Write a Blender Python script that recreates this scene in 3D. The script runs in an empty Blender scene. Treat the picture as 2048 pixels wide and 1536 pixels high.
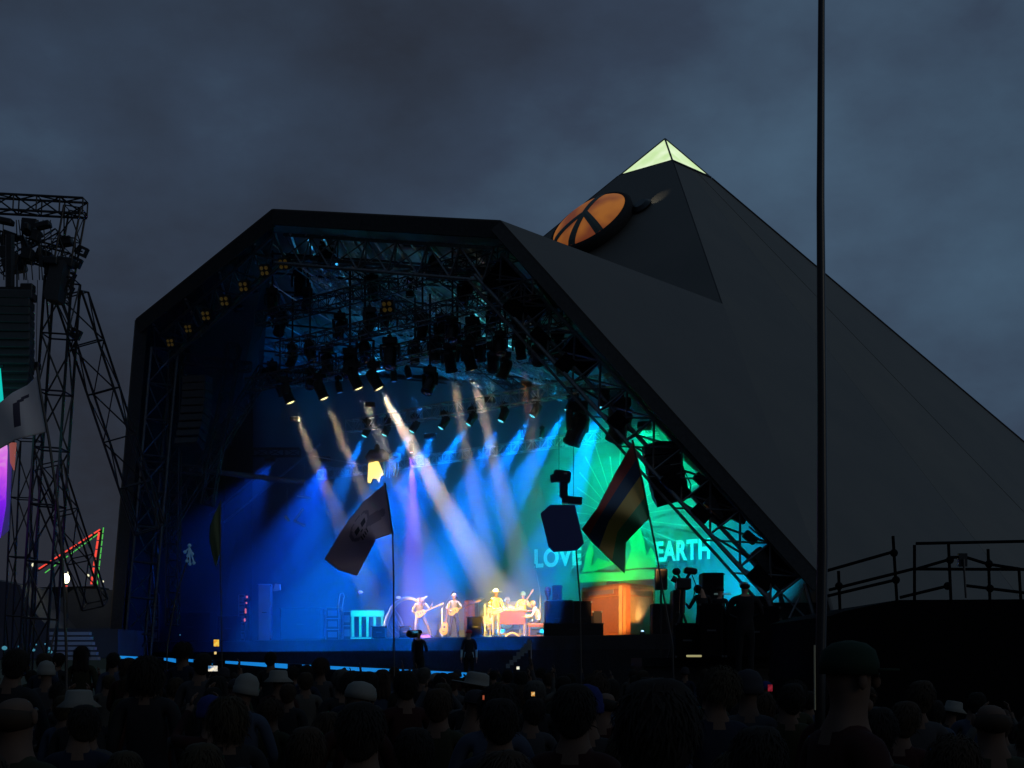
import bpy, bmesh, math, random
from mathutils import Vector, Matrix, Euler, Quaternion
random.seed(7)
SC = bpy.context.scene
COL = SC.collection
R = math.radians
def lin(r, g, b, k=1.0):
    f = lambda c: (c/255/12.92 if c/255 <= .04045 else ((c/255+.055)/1.055)**2.4)
    return (f(r)*k, f(g)*k, f(b)*k, 1.0)

# ------------------------------------------------------------------ camera
F, CX, HY, EYE = 2800.0, 1024.0, 1320.0, 1.95      # lens in pixels of a 2048 wide frame, horizon row, eye height
cam = bpy.data.cameras.new("camera"); cam.sensor_width = 36; cam.lens = 36*F/2048
cam.shift_y = (HY-768)/2048; cam.clip_end = 3000; cam.clip_start = .1
camo = bpy.data.objects.new("camera", cam); COL.objects.link(camo)
camo.location = (0, 0, EYE); camo.rotation_euler = (R(90), 0, 0); SC.camera = camo

# ------------------------------------------------------------------ world: overcast dusk
W = bpy.data.worlds.new("World"); SC.world = W; W.use_nodes = True
nt = W.node_tree; nd = nt.nodes; lk = nt.links
for n_ in list(nd): nd.remove(n_)
out = nd.new("ShaderNodeOutputWorld"); bg = nd.new("ShaderNodeBackground")
tc = nd.new("ShaderNodeTexCoord"); sep = nd.new("ShaderNodeSeparateXYZ")
lk.new(tc.outputs["Generated"], sep.inputs[0])
mp = nd.new("ShaderNodeMapping"); mp.inputs["Scale"].default_value = (1, 1, 1.7); mp.inputs["Location"].default_value = (20.2, 4.4, 8.8)
lk.new(tc.outputs["Generated"], mp.inputs[0])
n1 = nd.new("ShaderNodeTexNoise"); n1.inputs["Scale"].default_value = 3.4; n1.inputs["Detail"].default_value = 7; n1.inputs["Roughness"].default_value = .55
lk.new(mp.outputs[0], n1.inputs["Vector"])
n2 = nd.new("ShaderNodeTexNoise"); n2.inputs["Scale"].default_value = 2.2; n2.inputs["Detail"].default_value = 3
mp2 = nd.new("ShaderNodeMapping"); mp2.inputs["Location"].default_value = (9, 1, 5); lk.new(tc.outputs["Generated"], mp2.inputs[0]); lk.new(mp2.outputs[0], n2.inputs["Vector"])
def M2(op, a, b):
    m = nd.new("ShaderNodeMath"); m.operation = op
    for i, x in enumerate((a, b)):
        if hasattr(x, "links"): lk.new(x, m.inputs[i])
        else: m.inputs[i].default_value = x
    return m.outputs[0]
fz = M2('MULTIPLY', sep.outputs["Z"], 1.15); fx = M2('MULTIPLY', sep.outputs["X"], .75)
fn = M2('MULTIPLY', M2('SUBTRACT', n1.outputs["Fac"], .5), 1.9)
fac = M2('ADD', M2('ADD', fz, fx), M2('ADD', fn, .14))
rp = nd.new("ShaderNodeValToRGB"); rp.color_ramp.elements[0].position = 0; rp.color_ramp.elements[0].color = lin(34, 37, 46)
rp.color_ramp.elements[1].position = 1; rp.color_ramp.elements[1].color = lin(60, 81, 101)
e = rp.color_ramp.elements.new(.5); e.color = lin(45, 56, 73)
lk.new(fac, rp.inputs[0])
mx = nd.new("ShaderNodeMixRGB"); mx.blend_type = 'MULTIPLY'; mx.inputs[0].default_value = .55
rp2 = nd.new("ShaderNodeValToRGB"); rp2.color_ramp.elements[0].position = .35; rp2.color_ramp.elements[0].color = (1.05, .99, .98, 1)
rp2.color_ramp.elements[1].position = .65; rp2.color_ramp.elements[1].color = (.94, 1.01, 1.0, 1)
lk.new(n2.outputs["Fac"], rp2.inputs[0]); lk.new(rp.outputs[0], mx.inputs[1]); lk.new(rp2.outputs[0], mx.inputs[2])
sky = nd.new("ShaderNodeTexSky"); sky.sky_type = 'NISHITA'; sky.sun_disc = False; sky.sun_elevation = R(0.5); sky.sun_rotation = R(70)
sk = nd.new("ShaderNodeMixRGB"); sk.blend_type = 'ADD'; sk.inputs[0].default_value = .0015
lk.new(mx.outputs[0], sk.inputs[1]); lk.new(sky.outputs[0], sk.inputs[2])
lk.new(sk.outputs[0], bg.inputs[0]); bg.inputs[1].default_value = 1.27
lk.new(bg.outputs[0], out.inputs[0])
sl = bpy.data.lights.new("sun", 'SUN'); sl.energy = .11; sl.angle = R(25); sl.color = (1, .85, .62)  # weak warm sun added to put a glow on the pyramid's right face
so = bpy.data.objects.new("sun", sl); COL.objects.link(so)
so.rotation_euler = Vector((-.75, .55, -.3)).to_track_quat('-Z', 'Y').to_euler()
SC.view_settings.view_transform = 'Standard'; SC.view_settings.look = 'None'; SC.view_settings.exposure = 0; SC.view_settings.gamma = 1
SC.render.engine = 'CYCLES'
SC.cycles.use_denoising = True; SC.cycles.max_bounces = 5; SC.cycles.diffuse_bounces = 2; SC.cycles.glossy_bounces = 2
SC.cycles.volume_bounces = 0; SC.cycles.transparent_max_bounces = 8; SC.cycles.sample_clamp_indirect = 4; SC.cycles.sample_clamp_direct = 0; SC.cycles.use_adaptive_sampling = False; SC.cycles.light_sampling_threshold = 0
SC.cycles.caustics_reflective = False; SC.cycles.caustics_refractive = False

# ------------------------------------------------------------------ geometry of the place
UX, UY = .735, -.678                 # along the stage mouth (screen left to right, coming nearer)
U = Vector((UX, UY, 0)); N = Vector((-.678, -.735, 0)); Z = Vector((0, 0, 1))
def P(px, py, Y): return Vector(((px-CX)/F*Y, Y, EYE+(HY-py)/F*Y))
def lineY(px, x0, Y0, dx=UX, dy=UY):
    a = (px-CX)/F; k = (a*Y0-x0)/(dx-a*dy); return Y0+k*dy
def onU(px, py, x0, Y0): return P(px, py, lineY(px, x0, Y0))
FLOOR = 2.8
BX, BY = 4.3, 58.2                    # a point of the backdrop plane
def hitB(px, py, off=0.0):
    return onU(px, py, BX+N.x*off, BY+N.y*off)

# ------------------------------------------------------------------ materials
MATS = {}
def mat(name, col, rough=.7, metal=0, emit=None, estr=1, noise=.0, nscale=8, bump=0, spec=None, trans=0):
    if name in MATS: return MATS[name]
    m = bpy.data.materials.new(name); m.use_nodes = True; t = m.node_tree
    b = t.nodes["Principled BSDF"]; b.inputs["Roughness"].default_value = rough; b.inputs["Metallic"].default_value = metal
    b.inputs["Base Color"].default_value = (*col[:3], 1)
    if spec is not None: b.inputs["Specular IOR Level"].default_value = spec
    if trans:
        tr = t.nodes.new("ShaderNodeBsdfTranslucent"); tr.inputs[0].default_value = (*col[:3], 1); ms_ = t.nodes.new("ShaderNodeMixShader"); ms_.inputs[0].default_value = trans
        t.links.new(b.outputs[0], ms_.inputs[1]); t.links.new(tr.outputs[0], ms_.inputs[2]); t.links.new(ms_.outputs[0], t.nodes["Material Output"].inputs[0])
    if noise or bump:
        tc = t.nodes.new("ShaderNodeTexCoord"); n = t.nodes.new("ShaderNodeTexNoise"); n.inputs["Scale"].default_value = nscale; n.inputs["Detail"].default_value = 6
        t.links.new(tc.outputs["Object"], n.inputs["Vector"])
        if noise:
            r = t.nodes.new("ShaderNodeValToRGB"); r.color_ramp.elements[0].position = .3; r.color_ramp.elements[1].position = .7
            r.color_ramp.elements[0].color = (*[c*(1-noise) for c in col[:3]], 1); r.color_ramp.elements[1].color = (*[min(1, c*(1+noise)) for c in col[:3]], 1)
            t.links.new(n.outputs["Fac"], r.inputs[0]); t.links.new(r.outputs[0], b.inputs["Base Color"])
        if bump:
            bp = t.nodes.new("ShaderNodeBump"); bp.inputs["Strength"].default_value = bump; bp.inputs["Distance"].default_value = .05
            t.links.new(n.outputs["Fac"], bp.inputs["Height"]); t.links.new(bp.outputs[0], b.inputs["Normal"])
    if emit:
        b.inputs["Emission Color"].default_value = (*emit[:3], 1); b.inputs["Emission Strength"].default_value = estr
    MATS[name] = m; return m

black = mat("black_metal", (.012, .012, .014), .45, .3, noise=.3)
steel = mat("galvanised_steel", (.35, .36, .38), .38, .85, noise=.2)
alu = mat("scuffed_aluminium", (.55, .56, .58), .32, .9, noise=.2)
darksteel = mat("dark_steel", (.05, .052, .056), .45, .6, noise=.25)
blackcloth = mat("black_drape", (.014, .014, .016), .95, noise=.3, bump=.3)
casemat = mat("black_flightcase", (.009, .009, .011), .7, noise=.3, spec=.15)
matte = mat("matte_black", (.004, .004, .005), .95, spec=.05)

# ------------------------------------------------------------------ mesh builder
class MB:
    def __init__(s): s.v = []; s.f = []; s.m = []
    def add(s, vs, fs, mi=0):
        o = len(s.v); s.v += [Vector(v) for v in vs]; s.f += [tuple(i+o for i in f) for f in fs]; s.m += [mi]*len(fs); return s
    def tube(s, a, b, ra, rb=None, n=6, mi=0, caps=True):
        a = Vector(a); b = Vector(b); rb = ra if rb is None else rb; d = b-a
        if d.length < 1e-6: return s
        q = d.to_track_quat('Z', 'Y'); vs = []
        for c, r in ((a, ra), (b, rb)):
            for i in range(n):
                t = 2*math.pi*i/n; vs.append(c+q@Vector((math.cos(t)*r, math.sin(t)*r, 0)))
        fs = [(i, (i+1) % n, n+(i+1) % n, n+i) for i in range(n)]
        if caps: fs += [tuple(range(n-1, -1, -1)), tuple(range(n, 2*n))]
        return s.add(vs, fs, mi)
    def path(s, pts, r, n=6, mi=0):
        pts = [Vector(p) for p in pts]; rs = r if isinstance(r, (list, tuple)) else [r]*len(pts); vs = []; fs = []
        q = None; d0 = None
        for i, p in enumerate(pts):
            d = (pts[min(i+1, len(pts)-1)]-pts[max(i-1, 0)]).normalized()
            q = d.to_track_quat('Z', 'Y') if q is None else d0.rotation_difference(d) @ q
            d0 = d
            for j in range(n):
                t = 2*math.pi*j/n; vs.append(p+q@Vector((math.cos(t)*rs[i], math.sin(t)*rs[i], 0)))
        for i in range(len(pts)-1):
            for j in range(n): fs.append((i*n+j, i*n+(j+1) % n, (i+1)*n+(j+1) % n, (i+1)*n+j))
        fs += [tuple(range(n-1, -1, -1)), tuple(range((len(pts)-1)*n, len(pts)*n))]
        return s.add(vs, fs, mi)
    def box(s, c, d, rot=None, mi=0, bev=0):
        c = Vector(c); x, y, z = d[0]/2, d[1]/2, d[2]/2
        if bev:
            b = bev; vs = []; fs = []
            bm = bmesh.new(); bmesh.ops.create_cube(bm, size=1)
            for v in bm.verts: v.co = Vector((v.co.x*d[0], v.co.y*d[1], v.co.z*d[2]))
            bmesh.ops.bevel(bm, geom=bm.edges[:], offset=b, segments=1, affect='EDGES')
            bm.verts.ensure_lookup_table(); vs = [v.co.copy() for v in bm.verts]; fs = [[v.index for v in f.verts] for f in bm.faces]; bm.free()
        else:
            vs = [Vector(p) for p in ((-x,-y,-z),(x,-y,-z),(x,y,-z),(-x,y,-z),(-x,-y,z),(x,-y,z),(x,y,z),(-x,y,z))]
            fs = [(3,2,1,0),(4,5,6,7),(0,1,5,4),(1,2,6,5),(2,3,7,6),(3,0,4,7)]
        if rot is not None: vs = [rot@v for v in vs]
        return s.add([v+c for v in vs], fs, mi)
    def prism(s, pts, off, mi=0):
        pts = [Vector(p) for p in pts]; off = Vector(off); n = len(pts)
        vs = pts+[p+off for p in pts]
        return s.add(vs, [tuple(range(n)), tuple(range(2*n-1, n-1, -1))]+[(i, n+i, n+(i+1) % n, (i+1) % n) for i in range(n)], mi)
    def ell(s, c, r, rot=None, nu=10, nv=7, mi=0):
        c = Vector(c); r = (r, r, r) if isinstance(r, (int, float)) else r; vs = []; fs = []
        for j in range(1, nv):
            ph = math.pi*j/nv
            for i in range(nu):
                t = 2*math.pi*i/nu; vs.append(Vector((r[0]*math.sin(ph)*math.cos(t), r[1]*math.sin(ph)*math.sin(t), r[2]*math.cos(ph))))
        vs += [Vector((0, 0, r[2])), Vector((0, 0, -r[2]))]
        for j in range(nv-2):
            for i in range(nu): fs.append((j*nu+i, (j+1)*nu+i, (j+1)*nu+(i+1) % nu, j*nu+(i+1) % nu))
        T = len(vs)-2
        for i in range(nu): fs.append((T, i, (i+1) % nu)); fs.append((T+1, (nv-2)*nu+(i+1) % nu, (nv-2)*nu+i))
        if rot is not None: vs = [rot@v for v in vs]
        return s.add([v+c for v in vs], fs, mi)
    def lathe(s, prof, c=(0,0,0), rot=None, n=16, mi=0):      # prof: (radius, height) about local z
        c = Vector(c); vs = []; fs = []
        for r, h in prof:
            for i in range(n):
                t = 2*math.pi*i/n; v = Vector((r*math.cos(t), r*math.sin(t), h)); vs.append(rot@v if rot is not None else v)
        for j in range(len(prof)-1):
            for i in range(n): fs.append((j*n+i, j*n+(i+1) % n, (j+1)*n+(i+1) % n, (j+1)*n+i))
        fs += [tuple(range(n-1, -1, -1)), tuple(range((len(prof)-1)*n, len(prof)*n))]
        return s.add([v+c for v in vs], fs, mi)
    def build(s, name, mats, parent=None, smooth=False, local=False, recalc=False):
        mats = mats if isinstance(mats, (list, tuple)) else [mats]
        if parent is None:
            if local: o0 = Vector((0, 0, 0))
            else:
                xs = [v.x for v in s.v]; ys = [v.y for v in s.v]; zs = [v.z for v in s.v]
                o0 = Vector(((min(xs)+max(xs))/2, (min(ys)+max(ys))/2, min(zs)))
        else:
            o0 = Vector((0, 0, 0)) if local else wloc(parent)
        me = bpy.data.meshes.new(name); me.from_pydata([v-o0 for v in s.v], [], s.f); 
        for m in mats: me.materials.append(m)
        me.polygons.foreach_set("material_index", s.m)
        if smooth: me.polygons.foreach_set("use_smooth", [True]*len(s.f))
        me.update()
        if recalc:
            bm = bmesh.new(); bm.from_mesh(me); bmesh.ops.recalc_face_normals(bm, faces=bm.faces[:]); bm.to_mesh(me); bm.free()
        o = bpy.data.objects.new(name, me); COL.objects.link(o)
        if parent is None: o.location = o0
        else: o.parent = parent
        return o
def wloc(o):
    l = Vector((0, 0, 0))
    while o: l += o.location; o = o.parent
    return l
def tag(o, label=None, cat=None, group=None, kind=None):
    if label: o["label"] = label
    if cat: o["category"] = cat
    if group: o["group"] = group
    if kind: o["kind"] = kind
    return o
def empty(name, loc, label=None, cat=None, group=None):
    o = bpy.data.objects.new(name, None); COL.objects.link(o); o.location = loc; o.empty_display_size = .2
    return tag(o, label, cat, group)
def dup(root, loc=None, rz=None, sc=None, label=None, group=None, parent=None):
    c = root.copy(); COL.objects.link(c)
    if parent is not None: c.parent = parent
    if loc is not None: c.location = loc
    if rz is not None: c.rotation_euler = (0, 0, rz)
    if sc is not None: c.scale = sc if isinstance(sc, (tuple, list)) else (sc,)*3
    if label: c["label"] = label
    if group: c["group"] = group
    for ch in list(root.children): dup(ch, parent=c)
    return c
def spot(name, loc, aim, power, col, ang, blend=.3, r=.08, parent=None):
    l = bpy.data.lights.new(name, 'SPOT'); l.energy = power; l.color = col[:3]; l.spot_size = R(ang); l.spot_blend = blend; l.shadow_soft_size = r
    o = bpy.data.objects.new(name, l); COL.objects.link(o); o.rotation_mode = 'QUATERNION'
    o.rotation_quaternion = (Vector(aim)-Vector(loc)).to_track_quat('-Z', 'Y')
    if parent is not None: o.parent = parent; o.location = Vector(loc)-wloc(parent)
    else: o.location = loc
    return o
ORD = ["first", "second", "third", "fourth", "fifth", "sixth", "seventh", "eighth", "ninth", "tenth", "eleventh", "twelfth", "thirteenth", "fourteenth", "fifteenth", "sixteenth"]

def box_truss(name, a, b, w, label, group=None, m=None, r=.03, bay=None, up=Z, cat="truss", parent=None):
    """square lattice truss from a to b; parts: chord, lacing"""
    a = Vector(a); b = Vector(b); d = (b-a).normalized(); L = (b-a).length
    s = d.cross(up).normalized(); t = s.cross(d).normalized(); m = m or darksteel; bay = bay or w
    root = parent
    if parent is None: root = empty(name, a, label, cat, group)
    ch = MB(); lc = MB(); c = [(-1,-1),(1,-1),(1,1),(-1,1)]; off = [s*(w/2*i)+t*(w/2*j) for i, j in c]
    for o in off: ch.tube(a+o, b+o, r, n=5)
    n = max(1, round(L/bay))
    for k in range(n+1):
        p = a+d*(L*k/n)
        for i in range(4):
            lc.tube(p+off[i], p+off[(i+1) % 4], r*.6, n=4, caps=False)
            if k < n:
                q = a+d*(L*(k+1)/n)
                lc.tube(p+off[i if k % 2 else (i+1) % 4], q+off[(i+1) % 4 if k % 2 else i], r*.6, n=4, caps=False)
    ch.build("chord", m, root); lc.build("lacing", m, root)
    return root
# ================================================================== ground
gmat = mat("trampled_grass", (.035, .042, .02), .95, noise=.5, nscale=2, bump=.5)
g = MB().add([(-900, -100, 0), (900, -100, 0), (900, 1500, 0), (-900, 1500, 0)], [(0, 1, 2, 3)]).build("ground", gmat); tag(g, kind="structure")
hill = MB(); hp = []
for i in range(41):
    x = -420+i*21; h = 14+7*math.sin(i*.35+.6)+3*math.sin(i*1.3); hp.append((x, h))
vs = []; fs = []
for i, (x, h) in enumerate(hp):
    for j, (yy, k) in enumerate(((300, 0), (340, .55), (400, .9), (460, 1), (560, .6))): vs.append((x*1.0, yy, h*k*(1.9 if x < -60 else 1.3)-.1))
for i in range(40):
    for j in range(4): fs.append((i*5+j, (i+1)*5+j, (i+1)*5+j+1, i*5+j+1))
hl = hill.add(vs, fs).build("hills", mat("hill_grass", (.03, .035, .02), .95, noise=.4, nscale=.05), smooth=True); tag(hl, kind="structure")

# ================================================================== pyramid
A = Vector((7.65, 70, 28)); CC = Vector((9.2, 36, 0)); RR = Vector((41.65, 71.55, 0)); LL = Vector((-26.3, 68.5, 0)); KK = Vector((6.1, 104, 0))
ridge = lambda s: A.lerp(CC, s)
skin = mat("charcoal_membrane", (.078, .060, .043), .6, noise=.12, nscale=.35, bump=.15)
pyr = empty("pyramid", (7.65, 70, 0), "dark fabric pyramid with a glowing peak rising behind the stage canopy", "pyramid stage")
SCAP = .069
capL, capR, capC, capK = A.lerp(LL, SCAP*.98), A.lerp(RR, SCAP*.98), ridge(SCAP), A.lerp(KK, SCAP)
def panel(name, quads, m, parent, th=.06, smooth=False):
    b = MB()
    for q in quads:
        q = [Vector(v) for v in q]; nn = (q[1]-q[0]).cross(q[2]-q[0]).normalized()
        b.prism(q, nn*th)
    return b.build(name, m, parent, smooth)
# right-hand face, split in laced membrane panels that fan from the peak
fan = [0, .36, .60, 1]
for i in range(3):
    c0 = CC.lerp(RR, fan[i]+(.0006 if i else 0)); c1 = CC.lerp(RR, fan[i+1])
    t0 = capC.lerp(capR, fan[i]+(.0006 if i else 0)); t1 = capC.lerp(capR, fan[i+1])
    panel("face_panel", [(t0, c0, c1, t1)], [skin, mat("charcoal_membrane_warm", (.090, .068, .045), .6, noise=.12, nscale=.35), mat("charcoal_membrane_grey", (.084, .064, .044), .6, noise=.12, nscale=.35)][i], pyr, th=-.05)
E = ridge(.428)                        # where the canopy meets the ridge
J = A.lerp(LL, .30)
panel("upper_face_panel", [(capC, capL, J, E)], mat("black_membrane", (.070, .056, .042), .6, noise=.12, nscale=.4), pyr, th=.05)
panel("rear_panel", [(capR, capK, KK, RR)], skin, pyr, th=.05)
b = MB(); b.path([ridge(i/20) for i in range(1, 21)], .05, n=6); b.path([A.lerp(RR, SCAP+(1-SCAP)*i/10) for i in range(11)], .06)
b.path([A.lerp(LL, SCAP+.25*i/6) for i in range(7)], .07); b.build("ridge_seam", blackcloth, pyr)
nR = (CC-A).cross(RR-A).normalized(); nR = -nR if nR.y > 0 else nR
b = MB()
b.path([capC.lerp(capR, .6).lerp(CC.lerp(RR, .6), k/8)+nR*.004 for k in range(9)], .008, 5)
b.build("panel_seam", mat("seam_dark", (.03, .026, .022), .8), pyr)
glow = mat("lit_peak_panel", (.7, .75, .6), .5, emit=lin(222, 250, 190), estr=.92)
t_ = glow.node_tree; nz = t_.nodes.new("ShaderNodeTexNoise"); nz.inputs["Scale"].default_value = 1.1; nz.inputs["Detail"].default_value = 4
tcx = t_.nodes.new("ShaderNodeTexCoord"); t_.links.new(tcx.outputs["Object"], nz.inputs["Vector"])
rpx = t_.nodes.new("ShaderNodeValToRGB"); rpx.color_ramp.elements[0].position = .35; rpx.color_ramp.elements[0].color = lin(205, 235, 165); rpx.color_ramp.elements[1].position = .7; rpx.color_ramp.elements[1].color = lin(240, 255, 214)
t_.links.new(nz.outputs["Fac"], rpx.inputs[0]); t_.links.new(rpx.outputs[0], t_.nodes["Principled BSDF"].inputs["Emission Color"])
peak = MB()
def inset(tri, k=.02):
    c = sum(tri, Vector())/3; return [v.lerp(c, k) for v in tri]
peak.prism(inset([A, capC, capL]), (0, 0, -.04)); peak.prism(inset([A, capR, capC]), (0, 0, -.04)); peak.prism(inset([A, capL, capK]), (0, 0, -.04)); peak.prism(inset([A, capK, capR]), (0, 0, -.04))
pk = peak.build("glowing_peak", glow, pyr); pk["label"] = "pale green glowing peak of the pyramid"
b = MB()
for q in (capL, capC, capR, capK): b.tube(q, A, .05)
for q, w in ((capL, capC), (capC, capR), (capR, capK), (capK, capL)): b.tube(q, w, .07)
b.build("peak_frame", black, pyr)

# ------------------------------------------------------------------ peace-sign dome on the front face
fn_ = (CC-A).cross(LL-A).normalized()
if fn_.y > 0: fn_ = -fn_
sl_ = (A-(CC+LL)/2).normalized(); uu = sl_.cross(fn_).normalized()
if uu.x < 0: uu = -uu
a_ = (1190-CX)/F; c_ = (HY-461)/F
Yd = (A.dot(fn_)-EYE*fn_.z)/(a_*fn_.x+fn_.y+c_*fn_.z); dc = Vector((a_*Yd, Yd, EYE+c_*Yd))
FM = Matrix((uu, sl_, fn_)).transposed()      # local x = along, y = up the slope, z = outwards
Rd = 2.0
dome = empty("peace_sign", dc, "round orange lit dome with a black peace sign on the pyramid face", "peace sign")
dm = MB(); rings = 7
amber = mat("amber_fabric", (.55, .2, .07), .55, emit=lin(205, 112, 55), estr=.27, noise=0)
t_ = amber.node_tree; nz = t_.nodes.new("ShaderNodeTexNoise"); nz.inputs["Scale"].default_value = .55; nz.inputs["Detail"].default_value = 2
tcx = t_.nodes.new("ShaderNodeTexCoord"); t_.links.new(tcx.outputs["Object"], nz.inputs["Vector"])
rpx = t_.nodes.new("ShaderNodeValToRGB"); rpx.color_ramp.elements[0].position = .38; rpx.color_ramp.elements[0].color = lin(170, 80, 45); rpx.color_ramp.elements[1].position = .62; rpx.color_ramp.elements[1].color = lin(250, 150, 50)
t_.links.new(nz.outputs["Fac"], rpx.inputs[0]); t_.links.new(rpx.outputs[0], t_.nodes["Principled BSDF"].inputs["Emission Color"])
zz = lambda r: .5+.55*math.sqrt(max(0, 1-(r/Rd)**2))*1.0
dm.lathe([(Rd*.97, .30)]+[(Rd*math.cos(k*math.pi/14)*.97, zz(Rd*math.cos(k*math.pi/14)*.97)) for k in range(0, 7)]+[(.02, zz(0))], dc, FM, 40)
dm.build("lens", amber, dome, smooth=True)
rim = MB(); rim.lathe([(Rd*.9, 0), (Rd*1.06, 0), (Rd*1.10, .5), (Rd*1.02, .66), (Rd*.93, .60), (Rd*.9, .3)], dc, FM, 40); rim.build("rim", blackcloth, dome, smooth=True)
sym = MB(); sm = mat("dark_green_tape", (.06, .075, .06), .6)
def spoke(ang, wd, L=Rd*.98):
    d = Vector((math.cos(ang), math.sin(ang), 0)); s = Vector((-d.y, d.x, 0)); n = 10; vs = []; fs = []
    for i in range(n+1):
        r = L*i/n; w = wd*(.8+.3*i/n); h = zz(r)+.035
        for q in (-1, 0, 1):
            p = d*r+s*(w*q/2); p.z = h-.02*abs(q); vs.append(dc+FM@p)
            p2 = p.copy(); p2.z -= .08; vs.append(dc+FM@p2)
    for i in range(n):
        o = i*6; fs += [(o, o+2, o+8, o+6), (o+2, o+4, o+10, o+8), (o+1, o, o+6, o+7), (o+4, o+5, o+11, o+10)]
    sym.add(vs, fs)
for an in (90, 270, 225, 315): spoke(R(an), .38)
sym.build("peace_symbol", sm, dome)
hd = MB(); hp_ = dc+uu*2.75+sl_*1.15
hd.lathe([(.45, 0), (.5, .15), (.3, .3)], hp_-uu*.35-sl_*.25, FM, 20)
hd.build("lamp_housing", black, dome)
spot("halo_lamp", hp_+fn_*.75, hp_+uu*.35+sl_*.25-fn_*.1, 12, (1, 1, .8), 65, .5, .05, dome)

# ================================================================== canopy
P1 = P(272, 640, 60); P2 = P(545, 420, 54); P3 = P(1000, 443, 47); P4 = P(1648, 1162, 40.5)
P0 = P(226, 1150, 60.5); P0g = Vector((P0.x-.3, P0.y-.3, 0)); P4g = Vector((P4.x+1.2, P4.y-1.0, 0))
B1 = P(455, 900, 76); B2 = P(525, 735, 75); B3 = P(1255, 815, 61); B4 = P(1600, 1120, 52.5); B0 = P(420, 1250, 76)
can = empty("stage_canopy", (0, 55, 0), "black fabric canopy forming the dark arched mouth of the stage", "stage canopy")
cm = mat("canopy_membrane", (.068, .052, .040), .62, noise=.1, nscale=.4, bump=.12)
low = ridge(.97)
panel("right_panel", [(P3, P4, E), (P4, low, E), (P4, P4g, CC, low)], cm, can, th=.05)
panel("top_panel", [(P2, P3, E, J), (P2, J, B2+Z*.5)], cm, can, th=.05)
up_ = Z*.5+Vector((-.3, 0, 0)); B0g = Vector((B0.x-1.5, B0.y, 0))
panel("left_panel", [(P1, P2, B2+up_, B1+up_), (P0g, P1, B1+up_, B0g)], cm, can, th=.05)
def inmouth(v):
    x = CX+v.x/v.y*F; y = HY-(v.z-EYE)/v.y*F; pl = [(272, 640), (545, 425), (1000, 450), (1648, 1175), (1648, 1400), (222, 1400)]; c = False
    for i in range(6):
        (a, b), (d, e) = pl[i], pl[i-1]
        if (b > y) != (e > y) and x < (d-a)*(y-b)/(e-b)+a: c = not c
    return c
panel("rear_panel", [(capL, J, capK), (J, B2+up_, KK), (J, KK, capK), (B2+up_, B1+up_, KK), (B1+up_, B0g, KK)], skin, pyr, th=.05)
# inner lining seen from below
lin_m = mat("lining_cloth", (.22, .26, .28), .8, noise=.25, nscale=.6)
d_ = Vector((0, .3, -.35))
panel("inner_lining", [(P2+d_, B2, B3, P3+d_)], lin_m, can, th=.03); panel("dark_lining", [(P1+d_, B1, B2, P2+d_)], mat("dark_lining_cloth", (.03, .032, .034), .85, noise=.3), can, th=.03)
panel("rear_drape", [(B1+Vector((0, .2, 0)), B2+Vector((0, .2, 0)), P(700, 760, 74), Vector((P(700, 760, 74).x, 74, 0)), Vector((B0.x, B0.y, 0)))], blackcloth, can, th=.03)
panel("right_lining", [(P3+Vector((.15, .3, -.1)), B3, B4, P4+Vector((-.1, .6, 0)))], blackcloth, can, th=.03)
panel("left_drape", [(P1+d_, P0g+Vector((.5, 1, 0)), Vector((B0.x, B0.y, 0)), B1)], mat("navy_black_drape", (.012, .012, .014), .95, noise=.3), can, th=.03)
from mathutils.bvhtree import BVHTree
_bv = []; _bf = []
for q in ((P1, B1, B2, P2), (P2, B2, B3, P3), (P3, B3, B4, P4), (P1, B1, B0, P0g)):
    o_ = len(_bv); _bv += [Vector(v) for v in q]; _bf += [(o_, o_+1, o_+2), (o_, o_+2, o_+3)]
LINING = BVHTree.FromPolygons(_bv, _bf)
EYEP = Vector((0, 0, EYE))
def roofY(px, py):
    h = LINING.ray_cast(EYEP, P(px, py, 1)-EYEP)[0]; return h.y if h else 75
def roofZ(v):
    h = LINING.ray_cast(Vector((v.x, v.y, 0)), Z)[0]; return h.z if h else 13
# edge band (the pale rolled hem that draws the outline) and its lattice frame
band = MB()
def strip(a, b, wv, th=.12):
    band.prism([a, b, b+wv, a+wv], Vector((0, th, 0)))
strip(P1, P2, Vector((.15, 0, -.55))); strip(P2, P3, Vector((0, 0, -.55))); strip(P3, P4, Vector((-.3, 0, -.28))); strip(P0g, P1, Vector((.5, 0, 0)))
band.build("edge_band", mat("hem_black", (.02, .02, .021), .85, noise=.3), can)
fr = [(P0g+Vector((1.1, .5, 0)), P1+Vector((1.1, .5, -1.1))), (P1+Vector((1.1, .5, -1.1)), P2+Vector((.2, .5, -1.35))), (P2+Vector((.2, .5, -1.35)), P3+Vector((-.4, .5, -1.3))), (P3+Vector((-.4, .5, -1.3)), P4+Vector((-1.0, .5, -.2))), (P4+Vector((-1.0, .5, -.2)), P4g+Vector((-1.3, .5, 0)))]
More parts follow.
